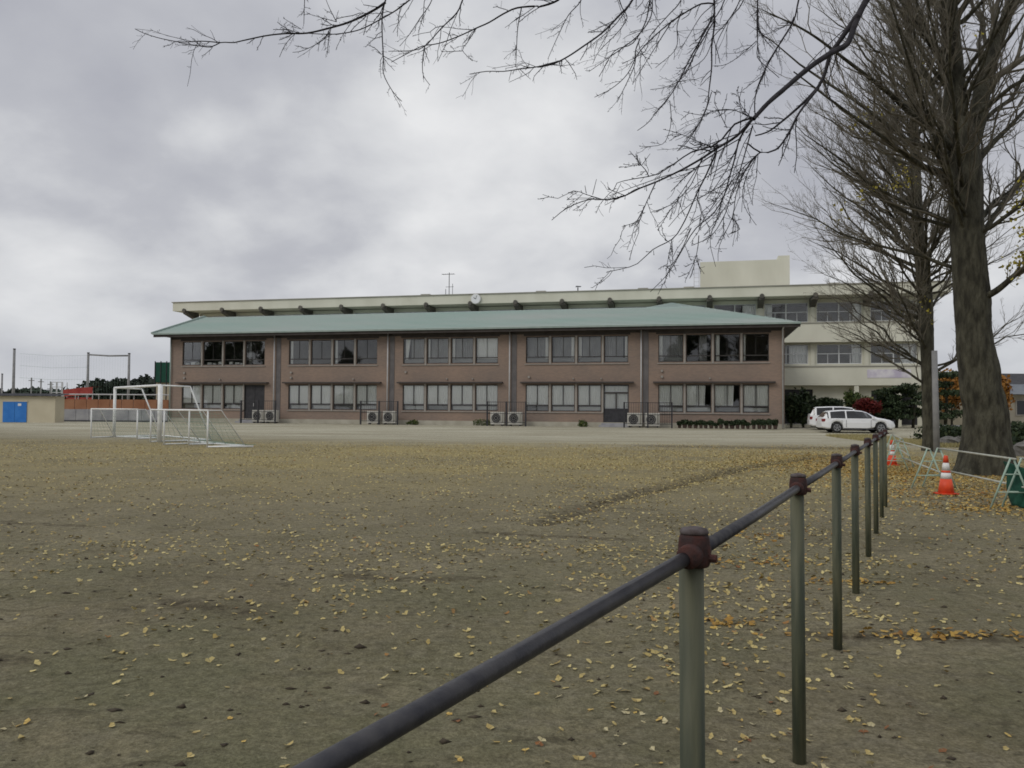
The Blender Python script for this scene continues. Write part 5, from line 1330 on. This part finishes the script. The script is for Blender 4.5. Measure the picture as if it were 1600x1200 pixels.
# ------------------------------------------------------------------ fallen leaves
g = np.random.default_rng(99)
def leaf_shape(n_, size, g, kind=None):
    """fan shaped ginkgo leaves: verts [n,7,3] local"""
    a = np.radians(np.array([-62, -30, -4, 4, 30, 62])); r = np.array([.92, 1.0, .82, .82, 1.0, .92])
    rim = np.stack([np.sin(a) * r, np.cos(a) * r, np.zeros(6)], -1)
    loc = np.vstack([[0, 0, 0], rim])[None].repeat(n_, 0)
    s = size * (.45 + .9 * g.random(n_))[:, None]
    loc = loc * s[:, :, None]
    fold = g.random(n_) * .5; curl = g.normal(size=n_) * .25
    loc[:, :, 2] += np.abs(loc[:, :, 0]) * fold[:, None] * g.choice([-.4, 1], n_)[:, None] + loc[:, :, 1] ** 2 / s * curl[:, None] * .8
    loc[:, 3:5, 2] += .06 * s * g.random((n_, 1))
    yaw = g.random(n_) * 6.283; tilt = g.normal(size=n_) * .25; ti2 = g.normal(size=n_) * .25
    x, y, z = loc[..., 0], loc[..., 1], loc[..., 2]
    y, z = y * np.cos(tilt)[:, None] - z * np.sin(tilt)[:, None], y * np.sin(tilt)[:, None] + z * np.cos(tilt)[:, None]
    x, z = x * np.cos(ti2)[:, None] - z * np.sin(ti2)[:, None], x * np.sin(ti2)[:, None] + z * np.cos(ti2)[:, None]
    x, y = x * np.cos(yaw)[:, None] - y * np.sin(yaw)[:, None], x * np.sin(yaw)[:, None] + y * np.cos(yaw)[:, None]
    z = z - z.min(1, keepdims=True) + .003
    return np.stack([x, y, z], -1)
LT = np.array([(0, 2, 1), (0, 3, 2), (0, 5, 4), (0, 6, 5)])
def density(X, Y):
    c = .25 + 1.3 * np.clip(vnoise(X, Y, 1.1, 31) - .25, 0, 1) + .9 * np.clip(vnoise(X, Y, .45, 32) - .35, 0, 1)
    fl = X / np.maximum(Y, 1)               # bearing: fewer leaves towards the left and close by
    base = .45 + .55 * np.clip((fl + .7) / 1.0, 0, 1)
    ny_ = np.clip((Y - 1.2) / 8, .34, 1)
    right = np.where(X > .8 + .507 * (Y - 1.87), .42, 1.0)
    far = np.clip((37 - Y) / 8, 0, 1)
    lit = 3.2 * np.exp(-((X - 9.2) / 4.4) ** 2 - ((Y - 19.5) / 6.0) ** 2)
    d = seg_dist(X, Y, DITCH); lit = lit + 1.2 * np.exp(-(d / .5) ** 2) * (Y > 9)
    tr_ = 1.3 * np.exp(-(seg_dist(X, Y, np.array([(1.9, 6.0), (3.9, 5.7)])) / .16) ** 2) + 0.5 * np.exp(-(seg_dist(X, Y, np.array([(3.2, 12.5), (1.0, 4.5)])) / .7) ** 2)
    return c * (base * ny_ * right + lit + tr_) * far
def scatter(n, y0, y1, xs_=.72):
    Y = np.sqrt(y0 ** 2 + (y1 ** 2 - y0 ** 2) * g.random(n)); X = (g.random(n) * 2 - 1) * (xs_ * Y + 1.0)
    k = g.random(n) < density(X, Y) / 2.6
    return X[k], Y[k]
X_, Y_ = scatter(190000, 9, 37); Xn, Yn = scatter(24000, 1.9, 9)
X2, Y2 = scatter(110000, 20, 37)
Xa = np.concatenate([X_, X2]); Ya = np.concatenate([Y_, Y2])
# individuals: the 300 that show largest
o_ = np.argsort(Yn); Xi, Yi = Xn[o_[:300]], Yn[o_[:300]]; Xa = np.concatenate([Xa, Xn[o_[300:]]]); Ya = np.concatenate([Ya, Yn[o_[300:]]])
V = leaf_shape(len(Xa), .029, g); V[..., 0] += Xa[:, None]; V[..., 1] += Ya[:, None]; V[..., 2] += relief(Xa, Ya)[:, None]
Fq = (LT[None] + 7 * np.arange(len(Xa))[:, None, None]).reshape(-1, 3)
link('fallen_leaves', fast(V.reshape(-1, 3), Fq), M['ground_leaf'], kind='stuff', label='yellow ginkgo leaves strewn thinly over the sandy yard')
# deeper drifts of ochre leaves round the foot of the ginkgos and the barriers
cl = [(9.2, 19.3, 1.3, 2.6, 5200), (10.2, 24.0, 1.6, 3.0, 2600), (7.7, 12.6, .8, .5, 700), (8.6, 14.6, 1.2, .8, 900), (2.9, 5.45, .45, .07, 110), (1.55, 5.75, .14, .08, 60), (3.1, 9.6, .35, .2, 90), (2.4, 8.0, .35, .15, 80), (2.9, 7.1, .3, .06, 70)]
Xd = np.concatenate([a + sx * g.normal(size=n_) for a, b, sx, sy, n_ in cl]); Yd = np.concatenate([b + sy * g.normal(size=n_) for a, b, sx, sy, n_ in cl])
V = leaf_shape(len(Xd), .036, g); V[..., 0] += Xd[:, None]; V[..., 1] += Yd[:, None]; V[..., 2] += relief(Xd, Yd)[:, None] + .004 * g.random((len(Xd), 1))
link('leaf_drift', fast(V.reshape(-1, 3), (LT[None] + 7 * np.arange(len(Xd))[:, None, None]).reshape(-1, 3)), leafmat('drifted_leaves', (.26, .14, .03), (.50, .34, .09), (.20, .08, .025), .7), kind='stuff', label='ochre and brown leaf drifts near the fence and ginkgo trunks')
lmats = [mat('leaf_yellow', (.50, .41, .17), .7, (.36, .27, .10), 30), mat('leaf_pale', (.56, .50, .30), .7, (.40, .34, .18), 30), mat('leaf_ochre', (.42, .27, .07), .7, (.55, .40, .12), 30), mat('leaf_brown', (.26, .12, .045), .8, (.18, .08, .035), 30)]
sh_ = leaf_shape(20, .028, g); lm_ = []
for k in range(20):
    v = list(map(tuple, sh_[k])); me = bpy.data.meshes.new('leaf'); f = [tuple(q) for q in LT]
    e = g.random() * 6.28; s = -v_dir if False else None
    d_ = np.array(sh_[k][[3, 4]].mean(0)); d_ = d_ / (np.linalg.norm(d_[:2]) + 1e-9); b0_ = -d_ * .035; b0_[2] = .003
    sd_ = np.array([-d_[1], d_[0], 0]) * .0012
    v += [tuple(sd_ + np.array([0, 0, .004])), tuple(-sd_ + np.array([0, 0, .004])), tuple(b0_)]; f.append((7, 8, 9))
    me.from_pydata(v, [], f); me.materials.append(lmats[(0, 1, 0, 1, 2, 0, 2, 0, 1, 3)[k % 10]]); lm_.append(me)
zz_ = relief(Xi, Yi)
for k in range(len(Xi)):
    o = link('fallen_leaf', lm_[k % 20], None, None, (float(Xi[k]), float(Yi[k]), float(zz_[k])), 'small yellowish ginkgo leaf lying on the near bare sand', 'leaf', 'fallen leaves on the near sand'); o.rotation_euler = (0, 0, g.random() * 6.28)
# clods and crumbs of dark soil
n = 900; Y = 2.2 + 16 * g.random(n) ** 1.3; X = (g.random(n) * 2 - 1) * (.7 * Y + .5)
nd = np.random.default_rng(4); s = .006 + .014 * g.random(n) ** 2
oc = np.array([(1, 0, 0), (0, 1, 0), (-1, 0, 0), (0, -1, 0), (0, 0, .7), (0, 0, -.4)], float)
V = oc[None] * s[:, None, None] * (1 + .4 * g.normal(size=(n, 6, 1))) * np.array([1.5, 1, 1]); V[..., 0] += X[:, None]; V[..., 1] += Y[:, None]; V[..., 2] += relief(X, Y)[:, None] + .002
Ft = np.array([(0, 1, 4), (1, 2, 4), (2, 3, 4), (3, 0, 4), (1, 0, 5), (2, 1, 5), (3, 2, 5), (0, 3, 5)])
link('dirt_crumbs', fast(V.reshape(-1, 3), (Ft[None] + 6 * np.arange(n)[:, None, None]).reshape(-1, 3)), M['soil'], kind='stuff', label='small dark crumbs of soil on the sand')
